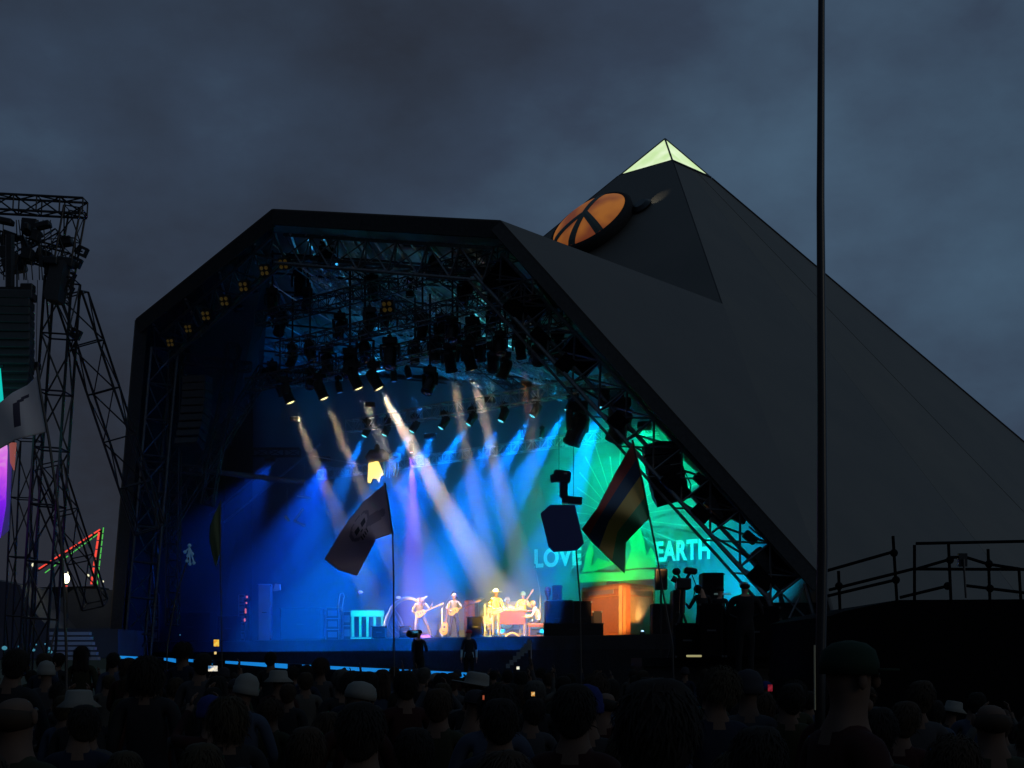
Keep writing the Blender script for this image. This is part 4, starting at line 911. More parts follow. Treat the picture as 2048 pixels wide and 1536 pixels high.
def rack(px0, px1, pyt, Y, label, rows=3):
    a = onfloor(px0, Y); b = onfloor(px1, Y); h = P(px0, pyt, Y).z-FLOOR; r = empty("equipment_rack", (a+b)/2, label, "equipment rack"); w = b.x-a.x; c = (a+b)/2
    MB().box(c+Z*h/2+Vector((0, .25, 0)), (w, .5, h)).build("shell", mat("navy_box", (.012, .012, .02), .7), r)
    k = MB()
    for x in (-w/2, w/2): k.tube(c+Vector((x, -.03, 0)), c+Vector((x, -.03, h)), .02)
    for i in range(rows+1): k.tube(c+Vector((-w/2, -.03, h*i/rows)), c+Vector((w/2, -.03, h*i/rows)), .015)
    k.build("rack_frame", steel, r)
    for i in range(rows): MB().box(c+Vector((0, -.04, h*(i+.5)/rows)), (w*.7, .03, h/rows*.5)).build("rack_unit", mat("slate_unit", (.12, .15, .2), .4), r)
rack(652, 678, 1216, 60, "dark rack of equipment left of the slatted rail"); rack(686, 702, 1224, 59.6, "narrow rack hard against the slatted rail", 2)
rack(478, 490, 1190, 63, "tall thin rack left of the column of red lights", 5); rack(294, 318, 1188, 64, "dim shelf unit with four bright rows far left", 4)
tag(MB().path([P(680, 1238, 60), P(676, 1212, 60), P(680, 1188, 60), P(686, 1186, 60), P(688, 1192, 60), P(684, 1216, 60), P(681, 1238, 60)], .03).build("loop_stand", steel), "upright steel loop above the racks by the slatted rail", "loop stand")
tag(MB().prism([P(546, 1182, 62), P(560, 1180, 62), P(559, 1168, 62), P(550, 1167, 62)], (0, .3, 0)).build("folded_sheet", tm), "small pale angular sheet catching light at the left wing", "sheet")
case(516, 541, 1168, 62.5, .6, "grey box beside the small pale sheet in the left wing", "flight_case", mat("grey_box", (.3, .3, .34), .6)); case(436, 474, 1232, 62, 1, "long low chest in the blue haze left of the red lights"); case(560, 640, 1215, 62.6, 1.5, "big dark crate deep in the blue wing"); case(340, 420, 1225, 64, 1.5, "wide dark crate in the far left wing")
rl = empty("signal_light_column", onfloor(494, 62), "column of small red lights in the left wing", "signal lights"); MB().box(onfloor(494, 62)+Z*.9, (.18, .15, 1.8)).build("post", casemat, rl)
for py, h in ((1194, .10), (1206, .07), (1222, .22), (1240, .14)): MB().box(P(494-(py-1194)*.1, py, 61.9), (.07, .05, h), bev=.01).build("red_lamp", mat("red_lamp", (.3, .02, .02), .4, emit=lin(230, 110, 120), estr=.9), rl)
for i, (x, y) in enumerate(((813, 1268), (797, 1195), (721, 1184), (1354, 1254))):
    r = tag(MB().ell(P(x, y, 56.5 if i < 3 else 46), (.10, .06, .06)).build("indicator_light", lens([(235, 200, 240), (200, 200, 255), (140, 140, 255), (255, 220, 140)][i], 1.0)), ["pinkish light low beside the bent guitarist's monitor", "tiny pale light inside the curved arch", "tiny violet light above the slatted rail", "small warm light among the dark gear on the right"][i], "small light")
# hanging prop above centre left : horned beast with glowing fringe
hb = P(758, 930, 60); beast = empty("hanging_prop", hb, "hanging dark figure prop with a glowing yellow fringe", "hanging prop")
MB().ell(P(754, 897, 60), (.13, .1, .2)).path([P(754, 905, 60), P(754, 916, 60)], [.09, .14]).path([P(732, 918, 60), P(742, 912, 60), P(766, 911, 60), P(778, 914, 60)], [.1, .28, .28, .1], 10).build("body", mat("taupe_hide", (.16, .12, .13), .8), beast, smooth=True)
fg = MB(); pts = [(737, 926), (756, 922), (764, 940), (766, 948), (760, 952), (757, 964), (752, 956), (744, 955), (740, 965), (735, 964), (736, 945)]
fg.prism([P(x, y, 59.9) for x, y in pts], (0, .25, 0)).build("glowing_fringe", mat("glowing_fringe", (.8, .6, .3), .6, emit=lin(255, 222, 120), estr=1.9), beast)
bc = MB()
for x in (769, 774, 779, 784, 789, 794): bc.path([P(x, 924, 60), P(x+1, 936+(x % 3)*3, 60), P(x-1, 950+(x % 4)*2, 60)], [.06, .05, .02])
bc.path([P(776, 916, 60), P(786, 908, 60), P(800, 910, 60), P(800, 918, 60), P(788, 922, 60), P(778, 922, 60)], .09)
bc.build("blue_tassels", mat("cyan_tassel", (.3, .85, .9), .5), beast, smooth=True)
# small hung mobiles left
mo = P(600, 1020, 60); mb_ = empty("hanging_mobile", mo, "thin hanging wire mobile with bright cyan bars in the blue haze", "mobile"); cy = mat("pale_bar", (.6, .75, .8), .4)
MB().tube(P(574, 975, 60), P(574, 1032, 60), .012).tube(P(609, 930, 60), P(608, 992, 60), .012).build("wires", steel, mb_)
MB().path([P(594, 992, 60), P(620, 996, 60)], .03).build("bar", cy, mb_); MB().path([P(606, 1018, 60), P(589, 1042, 60), P(610, 1052, 60)], .035).build("bar", cy, mb_); MB().path([P(570, 1032, 60), P(578, 1042, 60)], .06).build("bar", cy, mb_)
# diagonal rails of the wing stair
for i, (a, b) in enumerate((((448, 1045, 68), (640, 888, 66)), ((420, 1030, 69), (560, 915, 67)))):
    tag(MB().tube(P(*a), P(*b), .05).build("stair_rail", steel), "%s of two pale rails slanting up the dark left wing" % ("lower" if i == 0 else "upper"), "rail")
tag(MB().tube(P(380, 938, 64), P(610, 965, 64), .13, n=10).build("scaffold_tube", mat("dull_tube", (.2, .22, .23), .5, .3)), "thick horizontal tube crossing the dark left wing", "tube")

# dark scaffolding inside the left wing
def wing(a, b, w, l): box_truss("wing_truss", P(*a), P(*b), w, l, "dark trusses in the left wing", darksteel, .035, .7, up=Vector((0, 1, 0)))
wing((530, 740, 63), (300, 1110, 61.5), .55, "dark truss leaning from the upper wing down to the left"); wing((470, 690, 62), (415, 1010, 62), .5, "steep dark truss in the middle of the left wing"); wing((345, 1250, 61), (352, 700, 61), .5, "upright dark truss just inside the left stage corner")
wing((345, 715, 61), (500, 735, 62.5), .4, "short level truss high in the left wing"); wing((285, 930, 61.2), (405, 942, 61.6), .35, "short level truss at mid height in the left wing"); wing((600, 905, 65), (505, 905, 65), .35, "small dark truss end by the yellow beam")
wla = empty("line_array", P(395, 740, 60.5), "dark loudspeaker column barely visible inside the left wing", "loudspeaker stack")
for i in range(9): MB().box(P(395-i*i*.25, 760+i*16, 60.5), (1.1, .7, .30), Euler((R(-3*i), 0, R(-15))).to_matrix(), bev=.02).build("speaker_box", mat("speaker_black_left", (.03, .031, .035), .5, noise=.2), wla)
# ================================================================== right side: hung loudspeakers, camera riser, operators
pa = empty("line_array", P(1330, 900, 44), "black hung loudspeaker stack curving down at the right of the stage", "loudspeaker stack")
spk = mat("speaker_black", (.02, .021, .024), .55, noise=.2)
for i in range(6):
    t = i/5; w0 = 1288+t*20+8*t*t; w1 = 1354+t*12; y0 = 893+i*18.5-t*2; sk = R(-3-t*13)
    c = (P(w0, y0+9, 44)+P(w1, y0+9-t*6, 44))/2; m3 = Euler((0, sk, 0)).to_matrix() @ Euler((R(6*i), 0, 0)).to_matrix()
    w = 1.08-.0*t
    o = MB().prism([c+m3@Vector(v) for v in ((-w/2, -.35, -.13), (w/2, -.35, -.13), (w/2+.02, -.35, .13), (-w/2, -.35, .13))], m3@Vector((0, .75, 0))).build("speaker_box", spk, pa)
    MB().box(c+m3@Vector((0, -.36, 0)), (w*.92, .02, .2), m3).build("grille", blackcloth, o)
    if i in (2, 3): MB().box(c+m3@Vector((w*.32, -.375, .12)), (.36, .012, .03), m3).build("lit_edge", alu, o)
MB().path([P(1284, 897, 44), P(1320, 886, 44), P(1365, 888, 44)], .08).build("rigging_bar", black, pa); MB().path([P(1355, 900, 44.2), P(1368, 940, 44.2), P(1382, 970, 44.2), P(1378, 990, 44.2)], .02).build("cable", black, pa)
for i, (x, y, a) in enumerate(((1432, 1014, -42), (1478, 1036, -25), (1525, 1120, -50), (1400, 960, -45), (1500, 1075, -40))):
    Y = 43.5-(x-1400)*.012; c = P(x, y, Y); m3 = Euler((0, R(-a), 0)).to_matrix(); r = empty("hung_floodlight", c, "black box lamp clamped to the sloping right truss, %s from the top" % ORD[[1, 2, 4, 0, 3][i]], "box lamp", "box lamps on the right truss")
    MB().box(c, (.75, .35, .38) if i in (0, 2) else (.45, .3, .25), m3, bev=.03).build("housing", spk, r); MB().box(c+m3@Vector((0, -.05, .22)), (.5, .05, .04), m3).build("yoke", alu if i == 0 else darksteel, r)
# guitar-tower gear on the right of the stage
gear = [(1225, 1296, 1210, 48, "dark speaker cabinet at the foot of the giant cabinet's tan side"), (1305, 1345, 1207, 47, "dark grey amplifier stack right of the giant cabinet"), (1346, 1366, 1180, 46, "tall black case behind the camera crane"), (1405, 1448, 1145, 44, "tallest black tower right of the camera crane"), (1500, 1536, 1192, 42.5, "black case stepping down at the right of the stage"), (1440, 1500, 1230, 43, "low black case below the bald man's silhouette"), (1540, 1640, 1205, 41.6, "wide black stack under the foot of the right truss")]
for i, (a, b, y, Y, l) in enumerate(gear):
    if i == 0: continue
    case(a, b, y, Y, .9, l)
lsx = empty("loudspeaker", P(1322, 1180, 40), "small black loudspeaker upright on a pole in front of EARTH", "loudspeaker"); c = P(1322, 1159, 40)
MB().box(c, (.34, .3, .60), bev=.02).build("cabinet", spk, lsx); MB().box(c-Vector((0, .16, 0)), (.28, .02, .5)).build("grille", blackcloth, lsx); MB().tube(c-Z*.3, Vector((c.x, c.y, 1.9)), .03).build("pole", black, lsx)
# camera riser
rz_ = 2.0; ra, rb = P(1280, 1315, 33), P(1690, 1315, 33)
rise = empty("camera_riser", Vector(((ra.x+rb.x)/2, 33, 0)), "black riser carrying camera operators at the right", "riser")
MB().box(Vector(((ra.x+rb.x)/2, 34, rz_-.1)), (rb.x-ra.x, 3, .2)).build("deck", casemat, rise); MB().box(Vector(((ra.x+rb.x)/2, 34, (rz_-.2)/2)), (rb.x-ra.x-.1, 2.8, rz_-.2)).build("drape", blackcloth, rise)
blk = [cl("skin_dim", (.3, .18, .13)), cl("black_crew_top", (.015, .015, .018)), cl("black_crew_trousers", (.012, .012, .014)), SH, cl("black_crew_top", (.015, .015, .018))]
def stand(px, Y, z): v = P(px, HY, Y); v.z = z+.005; return v
person("camera operator in black crouching behind the big camera", dict(uch=(0, .06, 1.38), hea=(-.06, .12, 1.58), cro=(-.06, .11, 1.65), wrl=(-.25, .36, 1.25), pal=(-.25, .43, 1.27), ell=(-.28, .12, 1.15), wrr=(.2, .36, 1.2), par=(.2, .43, 1.22), elr=(.26, .1, 1.15)), stand(1405, 33.2, rz_), R(15), 1.02, blk, "short", cl("black_hair", (.015, .012, .01)))
person("bald crew member in a dark coat standing on the small riser at the right", dict(ell=(-.30,.06,1.16), wrl=(-.12,.24,1.1), pal=(-.05,.27,1.1), elr=(.30,.06,1.16), wrr=(.12,.24,1.1), par=(.05,.27,1.1), shl=(-.2,0,1.4,.08,.075), shr=(.2,0,1.4,.08,.075), che=(0,0,1.27,.19,.14)), stand(1490, 23.4, 1.55), 0, 1.0, blk, "bald", cl("black_hair", (.015, .012, .01)))
sr = P(1495, HY, 23.4); sr.z = 0; tag(MB().box((sr.x, sr.y, .775), (1.5, 1.4, 1.55)).build("spot_riser", matte), "small black riser under the bald crew member", "riser")
for x0, x1, yt, Y_, l_ in ((1352, 1398, 1246, 31.9, "black case on the riser below the big camera"), (1400, 1446, 1206, 31.7, "black case on the riser in front of the crew"), (1452, 1560, 1212, 31.8, "long black case at the right end of the riser"), (1562, 1640, 1236, 32.2, "low black case at the far end of the riser")): case(x0, x1, yt, Y_, .6, l_, "flight_case", matte, rz_)
person("crew member in dark top beside the tallest black tower", {}, stand(1440, 34, rz_), R(-20), .98, blk, "cap", cl("black_hair", (.015, .012, .01)))
tv = stand(1364, 33, rz_); tc_ = empty("television_camera", tv, "large silhouetted stage camera with raised viewfinder on a tripod", "television camera")
for a in (90, 210, 330): MB().tube(tv+Vector((.4*math.cos(R(a)), .4*math.sin(R(a)), 0)), tv+Z*1.1, .03).build("leg", black, tc_)
cc = P(1366, 1168, 33); MB().tube(tv+Z*1.05, cc-Z*.1, .07).build("pedestal", black, tc_); MB().box(cc, (.34, .5, .26), bev=.03).build("camera_body", black, tc_)
MB().box(P(1381, 1142, 33), (.30, .3, .14), Euler((0, R(8), 0)).to_matrix(), bev=.03).build("viewfinder", black, tc_); MB().tube(P(1372, 1160, 33), P(1380, 1144, 33), .04).build("viewfinder_arm", black, tc_)
MB().ell(P(1353, 1143, 33), (.1, .1, .09)).tube(P(1360, 1158, 33), P(1354, 1144, 33), .03).build("microphone_puff", blackcloth, tc_); MB().tube(P(1360, 1165, 33), P(1344, 1156, 33), .06, .08, n=10).build("lens_barrel", black, tc_)
MB().path([P(1384, 1150, 33), P(1392, 1170, 33), P(1386, 1200, 33)], .015).build("cable", black, tc_)
for i, (x, y, Y, w, h, c_) in enumerate(((1388, 1312, 30, .32, .045, (200, 190, 130)), (1440, 1222, 42, .34, .10, (230, 190, 130)), (1445, 1188, 42, .5, .05, (70, 90, 90)))):
    tag(MB().box(P(x, y, Y), (w, .1, h), bev=.01).build("glowing_strip", mat("lit_panel_%d" % i, (.3, .3, .25), .5, emit=lin(*c_), estr=.55)), ["strip of dim light low in front of the camera riser", "cluster of warm indicator lights on dark gear", "dull greenish panel beside the crew member in a cap"][i], "light strip")

# hung camera cluster on wires above the navy banner
hc = P(1120, 960, 50); hk = empty("hung_camera", hc, "dark two part camera head hanging on thin wires", "hung camera"); nv = mat("navy_metal", (.03, .04, .09), .4, .4)
MB().tube(P(1118, 830, 50), P(1118, 946, 50), .012).tube(P(1147, 868, 50), P(1147, 995, 50), .012).build("wires", black, hk)
MB().box(P(1124, 953, 50), (.62, .4, .42), Euler((0, R(8), 0)).to_matrix(), bev=.06).build("upper_housing", nv, hk); MB().tube(P(1101, 958, 50), P(1114, 955, 50), .15, .16, n=10).build("upper_lens", nv, hk)
MB().box(P(1127, 979, 50), (.30, .3, .62), bev=.06).build("neck", nv, hk); MB().box(P(1144, 1001, 50), (.72, .35, .27), Euler((0, R(4), 0)).to_matrix(), bev=.03).build("lower_arm", nv, hk)
MB().box(P(1131, 947, 49.8), (.12, .05, .05)).box(P(1130, 1006, 49.8), (.2, .05, .03)).build("bright_trim", alu, hk)

# ================================================================== flags
def grid_cloth(px, cols, rows, pick, mats, name, parent, th=.012, ripple=.3):
    """px(u,v) -> (px,py,Y); pick(u,v) -> material index; thick cloth"""
    vs = []; fs = []; mi = []
    for j in range(rows+1):
        for i in range(cols+1):
            u, v = i/cols, j/rows; x, y, Y = px(u, v); vs.append(P(x, y, Y+ripple*math.sin(u*7+v*2.5)*min(1, u*3)))
    n0 = len(vs); vs += [v+Vector((0, th, 0)) for v in vs]; st = cols+1
    for j in range(rows):
        for i in range(cols):
            a = j*st+i; k = pick((i+.5)/cols, (j+.5)/rows); fs.append((a, a+1, a+st+1, a+st)); mi.append(k); a += n0; fs.append((a, a+st, a+st+1, a+1)); mi.append(k)
    for i in range(cols): fs.append((i, i+n0, i+1+n0, i+1)); mi.append(0); a = rows*st+i; fs.append((a, a+1, a+1+n0, a+n0)); mi.append(0)
    for j in range(rows): a = j*st; fs.append((a, a+st, a+st+n0, a+n0)); mi.append(0); a = j*st+cols; fs.append((a, a+n0, a+st+n0, a+st)); mi.append(0)
    b = MB(); b.v = vs; b.f = fs; b.m = mi; return b.build(name, mats, parent, smooth=True)
def quad(p00, p10, p11, p01, Y, bow=0):
    def f(u, v):
        x = (1-u)*(1-v)*p00[0]+u*(1-v)*p10[0]+u*v*p11[0]+(1-u)*v*p01[0]; y = (1-u)*(1-v)*p00[1]+u*(1-v)*p10[1]+u*v*p11[1]+(1-u)*v*p01[1]
        return x, y+bow*math.sin(math.pi*u)*(v-.3), Y
    return f
def curve_edge(pts):
    def f(t):
        n = len(pts)-1; k = min(n-1, int(t*n)); s = t*n-k; return tuple(pts[k][i]*(1-s)+pts[k+1][i]*s for i in (0, 1))
    return f
def coons(top, bot, left, right, Y):
    T, B, L, Rr = map(curve_edge, (top, bot, left, right))
    def f(u, v):
        o = []
        for i in (0, 1):
            o.append((1-v)*T(u)[i]+v*B(u)[i]+(1-u)*L(v)[i]+u*Rr(v)[i]-((1-u)*(1-v)*top[0][i]+u*(1-v)*top[-1][i]+(1-u)*v*bot[0][i]+u*v*bot[-1][i]))
        return o[0], o[1], Y
    return f
polem = mat("flag_pole", (.02, .02, .022), .5)
# skull flag
YF = 26; fl1 = empty("skull_flag", P(788, 1536, YF), "dark plum flag with a faded skull left of centre", "flag")
MB().path([Vector((P(790, 1500, YF).x, YF, 0)), P(788, 1330, YF), P(787, 1150, YF), P(785, 1066, YF), P(777, 1010, YF), P(770, 966, YF)], .016).build("pole", polem, fl1)
def skull(u, v):
    x, y = (u-.50)/.17, (v-.42)/.23
    cr = x*x+(y+.15)**2 < .9; jaw = abs(x) < .5 and .45 < y < 1.15
    ey = (abs(abs(x)-.38) < .2 and abs(y+.05) < .22); ns = abs(x) < .09 and .28 < y < .5; te = jaw and y > .8 and (int((x+1)*8) % 2 == 0)
    if ey or ns or te: return 1
    if cr or jaw: return 2 if (x*x+(y+.15)**2 > .74 and cr) or False else 0
    bone = abs(abs(x)-(.9+.55*(y-.9))) < .18 and .6 < y < 1.7
    if (u-.25)**2*9+(v-.55)**2*30 < .35 and u < .38: return 2
    return 2 if (abs(x) < 1.15 and abs(y) < 1.05 and x*x+(y+.15)**2 < 1.25) else 0
fm = [mat("plum_cloth", (.66, .50, .62), .9, trans=.45), mat("black_print", (.07, .06, .1), .85, trans=.3), mat("dark_print", (.36, .27, .38), .85, trans=.4)]
grid_cloth(coons([(770, 967), (730, 1000), (690, 1050), (648, 1118)], [(788, 1066), (752, 1078), (735, 1112), (714, 1152)], [(770, 967), (776, 1012), (788, 1066)], [(648, 1118), (676, 1140), (714, 1152)], YF), 48, 32, skull, fm, "cloth", fl1)
# striped flag: red, navy, ochre, green bands that run with the cloth
YG = 24; fl2 = empty("striped_flag", P(1345, 1500, YG), "large flag with red navy ochre and green stripes right of centre", "flag")
MB().path([Vector((P(1352, 1500, YG).x, YG, 0)), P(1345, 1290, YG), P(1327, 1190, YG), P(1312, 1100, YG), P(1299, 1035, YG), P(1284, 960, YG), P(1265, 880, YG)], .018).build("pole", polem, fl2)
def stripe(u, v): return [0, 1, 2, 3][min(3, int(v*4))]
fm2 = [mat("maroon_cloth", (.55, .13, .11), .85, trans=.35), mat("navy_cloth", (.09, .14, .22), .85, trans=.35), mat("ochre_cloth", (.75, .56, .2), .85, trans=.35), mat("green_cloth", (.15, .46, .24), .85, trans=.35)]
grid_cloth(coons([(1265, 886), (1228, 950), (1195, 1015), (1163, 1058)], [(1300, 1035), (1285, 1050), (1252, 1085), (1250, 1148)], [(1265, 886), (1282, 950), (1300, 1035)], [(1163, 1058), (1180, 1080), (1215, 1115), (1250, 1148)], YG), 40, 32, stripe, fm2, "cloth", fl2, ripple=.34)
# navy banner with clipped corners on a pole
YB = 23; fl3 = empty("navy_banner", P(1160, 1500, YB), "navy banner with clipped corners on a thin pole under the hung camera", "banner")
MB().path([Vector((P(1166, 1500, YB).x, YB, 0)), P(1160, 1200, YB), P(1152, 1100, YB), P(1146, 1010, YB)], .014).build("pole", polem, fl3)
MB().prism([P(x, y, YB-.03) for x, y in ((1081, 1027), (1101, 1009), (1150, 1010), (1168, 1087), (1154, 1101), (1107, 1104), (1097, 1094))], (0, .02, 0)).build("cloth", mat("navy_banner_cloth", (.06, .08, .26), .8, trans=.3), fl3)
# white flag with a black letter at far left
YW = 13; fl4 = empty("white_flag", P(133, 1500, YW), "grey white flag with a black hooked letter at the far left", "flag")
MB().path([Vector((P(134, 1500, YW).x, YW, 0)), P(133, 1310, YW), P(128, 1180, YW), P(122, 1080, YW), P(112, 980, YW), P(98, 880, YW), P(82, 790, YW), P(74, 735, YW)], .013).build("pole", polem, fl4)
def ltr(u, v):
    px = 78-u*85; 
    if abs(u-.44) < .05 and .28 < v < .78: return 1
    if .22 < u < .44 and abs(v-(.22+(u-.22)*.25)) < .04: return 1
    return 0
fm4 = [mat("offwhite_cloth", (.75, .70, .72), .85, trans=.35), mat("black_print", (.012, .012, .02), .85)]
grid_cloth(coons([(75, 750), (55, 770), (25, 785), (0, 805), (-20, 818)], [(93, 864), (60, 872), (30, 880), (0, 897), (-18, 900)], [(75, 750), (84, 805), (93, 864)], [(-20, 818), (-22, 850), (-18, 900)], YW), 44, 30, ltr, fm4, "cloth", fl4, ripple=.04)
# narrow olive flag and thin pole with a lit ornament
YO = 30; fl5 = empty("olive_flag", P(436, 1500, YO), "narrow drooping olive flag in the left wing haze", "flag")
MB().path([Vector((P(446, 1500, YO).x, YO, 0)), P(443, 1250, YO), P(441, 1130, YO), P(441, 1000, YO)], .012).build("pole", polem, fl5)
grid_cloth(coons([(441, 1004), (434, 1016), (428, 1030), (420, 1050)], [(441, 1100), (437, 1115), (434, 1128), (432, 1136)], [(441, 1004), (441, 1050), (441, 1100)], [(420, 1050), (418, 1080), (424, 1110), (432, 1136)], YO), 8, 8, lambda u, v: 0, [mat("olive_cloth", (.12, .16, .08), .85, trans=.35)], "cloth", fl5, ripple=.03)
YQ = 22; fl6 = empty("ornament_pole", P(330, 1500, YQ), "thin leaning pole topped with a pale bluish ornament", "pole")
MB().path([Vector((P(325, 1500, YQ).x, YQ, 0)), P(335, 1290, YQ), P(350, 1200, YQ), P(378, 1110, YQ)], .012).build("pole", polem, fl6)
orn = MB(); orn.ell(P(379, 1091, YQ), .03)
for x, y in ((370, 1104), (376, 1112), (385, 1108), (374, 1122), (380, 1128), (388, 1126)): orn.ell(P(x, y, YQ), .028, None, 6, 5).tube(P(379, 1095, YQ), P(x, y, YQ), .012)
orn.build("ornament", mat("pale_blue_plastic", (.2, .28, .36), .4, emit=lin(60, 120, 170), estr=.12), fl6)
# tall black pole, full height
YP = 9.0; tp = empty("tall_pole", Vector((P(1636, HY, YP).x, YP, 0)), "tall black pole rising through the whole right side", "pole")
MB().path([Vector((P(1634, HY, YP).x, YP, 0)), P(1641, 1330, YP), P(1645, 1100, YP), P(1644, 800, YP), P(1641, 400, YP), P(1643, 0, YP), P(1644, -160, YP)], [.036, .034, .036, .031, .026, .022, .020], 12).build("shaft", mat("pole_paint", (.012, .012, .014), .3), tp, smooth=True)
MB().tube(P(1630, 1420, YP-.02), P(1629, 1290, YP-.02), .006, n=6).build("pole_highlight", mat("highlight_cream", (.55, .5, .3), .5), tp)  # cream strip stands in for the yellow highlight on the pole

# ================================================================== right viewing platform with rails
YR = 17; vp = empty("viewing_platform", P(1860, 1500, YR), "black raised platform with a ramp and scaffold rails at the right edge", "viewing platform")
g0 = lambda x, y, d=0: P(x, y, YR+d)
MB().prism([Vector((g0(1660, 0).x, YR, 0)), g0(1660, 1232), g0(1690, 1222), g0(1795, 1200), g0(2120, 1198), Vector((g0(2120, 0).x, YR, 0))], (0, 4, 0)).build("deck", matte, vp)
rails = [((1652, 1142), (1785, 1104)), ((1658, 1180), (1826, 1138)), ((1655, 1192), (1790, 1160)), ((1830, 1138), (2080, 1139)), ((1832, 1087), (2080, 1082)), ((1836, 1137), (1902, 1118)), ((1898, 1115), (1930, 1114)), ((1930, 1114), (1975, 1128)), ((1975, 1128), (2040, 1138)), ((1800, 1195), (1895, 1172)), ((1930, 1171), (2060, 1187))]
posts = [((1786, 1072), (1794, 1200)), ((1677, 1142), (1680, 1215)), ((1829, 1090), (1829, 1196)), ((1897, 1088), (1902, 1200)), ((1976, 1098), (1980, 1200)), ((2038, 1140), (2042, 1200))]
for a, b in rails: MB().tube(g0(*a), g0(*b), .019, n=8).build("rail", matte, vp)
for a, b in posts: MB().tube(g0(*a), g0(b[0], b[1]+4), .019, n=8).build("post", matte, vp)
for x, y in ((1788, 1106), (1792, 1160), (1678, 1172), (1900, 1120), (1978, 1128), (1980, 1177), (1895, 1172)): MB().ell(g0(x, y), .05, None, 8, 6).build("coupler", matte, vp)
MB().tube(g0(1927, 1118, -.05), g0(1932, 1196, -.05), .014, n=8).build("post", darksteel, vp)
MB().box(g0(1925, 1120), (.10, .06, .16)).build("lamp_box", black, vp)

# ================================================================== left: screen tower, leaning masts, fairground
YT = 50
def mast(a, b, w, label, r=.05, bay=1.6, m=None): return box_truss("lattice_mast", a, b, w, label, "lattice masts of the left tower", m or black, r*.8, bay, up=Vector((0, 1, 0)))
gz = lambda px: Vector((P(px, HY, YT).x, YT, 0))
mast(P(72, 1350, YT), P(125, 560, YT), .95, "upright lattice mast of the left speaker tower", .07, 2.0)
mast(P(300, 1060, YT+3), P(143, 590, YT+1), 1.0, "lattice leg leaning from the left tower behind the stage corner", .06, 1.9)
mast(P(190, 1210, YT+2), P(98, 930, YT), .8, "lower short leg leaning out of the left tower", .05, 1.8)
mast(P(35, 1350, YT+2), P(55, 880, YT+2), .8, "second upright mast partly behind the white flag", .05, 2.0)
mast(P(-60, 404, YT), P(170, 416, YT), .55, "top beam of the left speaker tower", .06, .9)
mast(P(150, 418, YT), P(118, 600, YT), .6, "short mast hanging below the end of the top beam", .05, 1.3)
mast(P(-60, 470, YT+1), P(130, 520, YT+1), .7, "sloping lattice beam under the top beam", .05, 1.1); mast(P(0, 540, YT+1), P(120, 470, YT+1), .4, "thin brace crossing under the top beam", .04, .9)
tw = empty("tower_hoist", P(80, 470, YT), "dark clump of hoists and motors under the tower's top beam", "hoist"); rnd = random.Random(5)
for i in range(26):
    x = 10+rnd.random()*125; y = 438+rnd.random()*100; MB().box(P(x, y, YT+rnd.uniform(-1, 1)), (rnd.uniform(.15, .55), .4, rnd.uniform(.12, .5)), Euler((0, rnd.uniform(-.4, .4), 0)).to_matrix(), bev=.03).build("motor_box", black, tw)
for i in range(10):
    x = 5+rnd.random()*110; MB().tube(P(x, 440, YT), P(x+rnd.uniform(-15, 15), 560, YT), .02).build("chain", black, tw)
for i, (x, y) in enumerate(((165, 503), (153, 525), (140, 553), (136, 580), (152, 668))): 
    c = P(x, y, YT); r = empty("flood_light", c, "unlit square flood lamp on the outer side of the left tower, %s from the top" % ORD[i], "flood light", "unlit flood lamps on the left tower"); m3 = Euler((0, R(25), 0)).to_matrix(); b = MB()
    for dx, dz, w, h in ((0, .13, .36, .08), (0, -.13, .36, .08), (.14, 0, .08, .2), (-.14, 0, .08, .2)): b.box(c+m3@Vector((dx, 0, dz)), (w, .2, h), m3)
    b.build("frame", black, r); MB().tube(c, P(x-18, y-3, YT), .03).build("arm", black, r)
hang = empty("hanging_cabinet", P(110, 570, YT-1), "long tapered dark cabinet slung beside the upright mast", "speaker hang"); MB().prism([P(x, y, YT-1) for x, y in ((100, 520), (128, 520), (120, 570), (115, 600), (90, 598), (86, 585), (96, 545))], (0, .8, 0)).build("cabinet", spk, hang); MB().box(P(83, 522, YT-1), (.14, .14, .38)).tube(P(83, 480, YT-1), P(83, 520, YT-1), .02).build("motor", black, hang)
la_ = empty("line_array", P(30, 700, YT-2), "huge black loudspeaker column hung at the far left edge", "loudspeaker stack")
for i in range(13):
    x = 30-(.55*max(0, i-8)**1.5)*2; c = P(x-6, 592+i*17.5, YT-2); MB().box(c, (1.35 if i else 1.5, .7, .275), Euler((R(-3*i), 0, R(4))).to_matrix(), bev=.02).build("speaker_box", spk, la_)
MB().box(P(56, 577, YT-2), (.42, .4, .28), bev=.03).box(P(25, 580, YT-2), (1.4, .3, .15)).tube(P(20, 575, YT-2), P(20, 470, YT-2), .16).tube(P(34, 575, YT-2), P(34, 530, YT-2), .03).build("rigging_frame", black, la_)
MB().box(P(68, 732, YT-1.5), (.42, .3, .25), bev=.03).build("motor", black, la_)
for i, x in enumerate((56, 75)): tag(MB().tube(P(x, 560, YT), P(x-3, 740, YT), .012).build("suspended_cable", black), "thin %s cable hanging by the left loudspeaker column" % ("nearer" if i == 0 else "outer"), "cable")
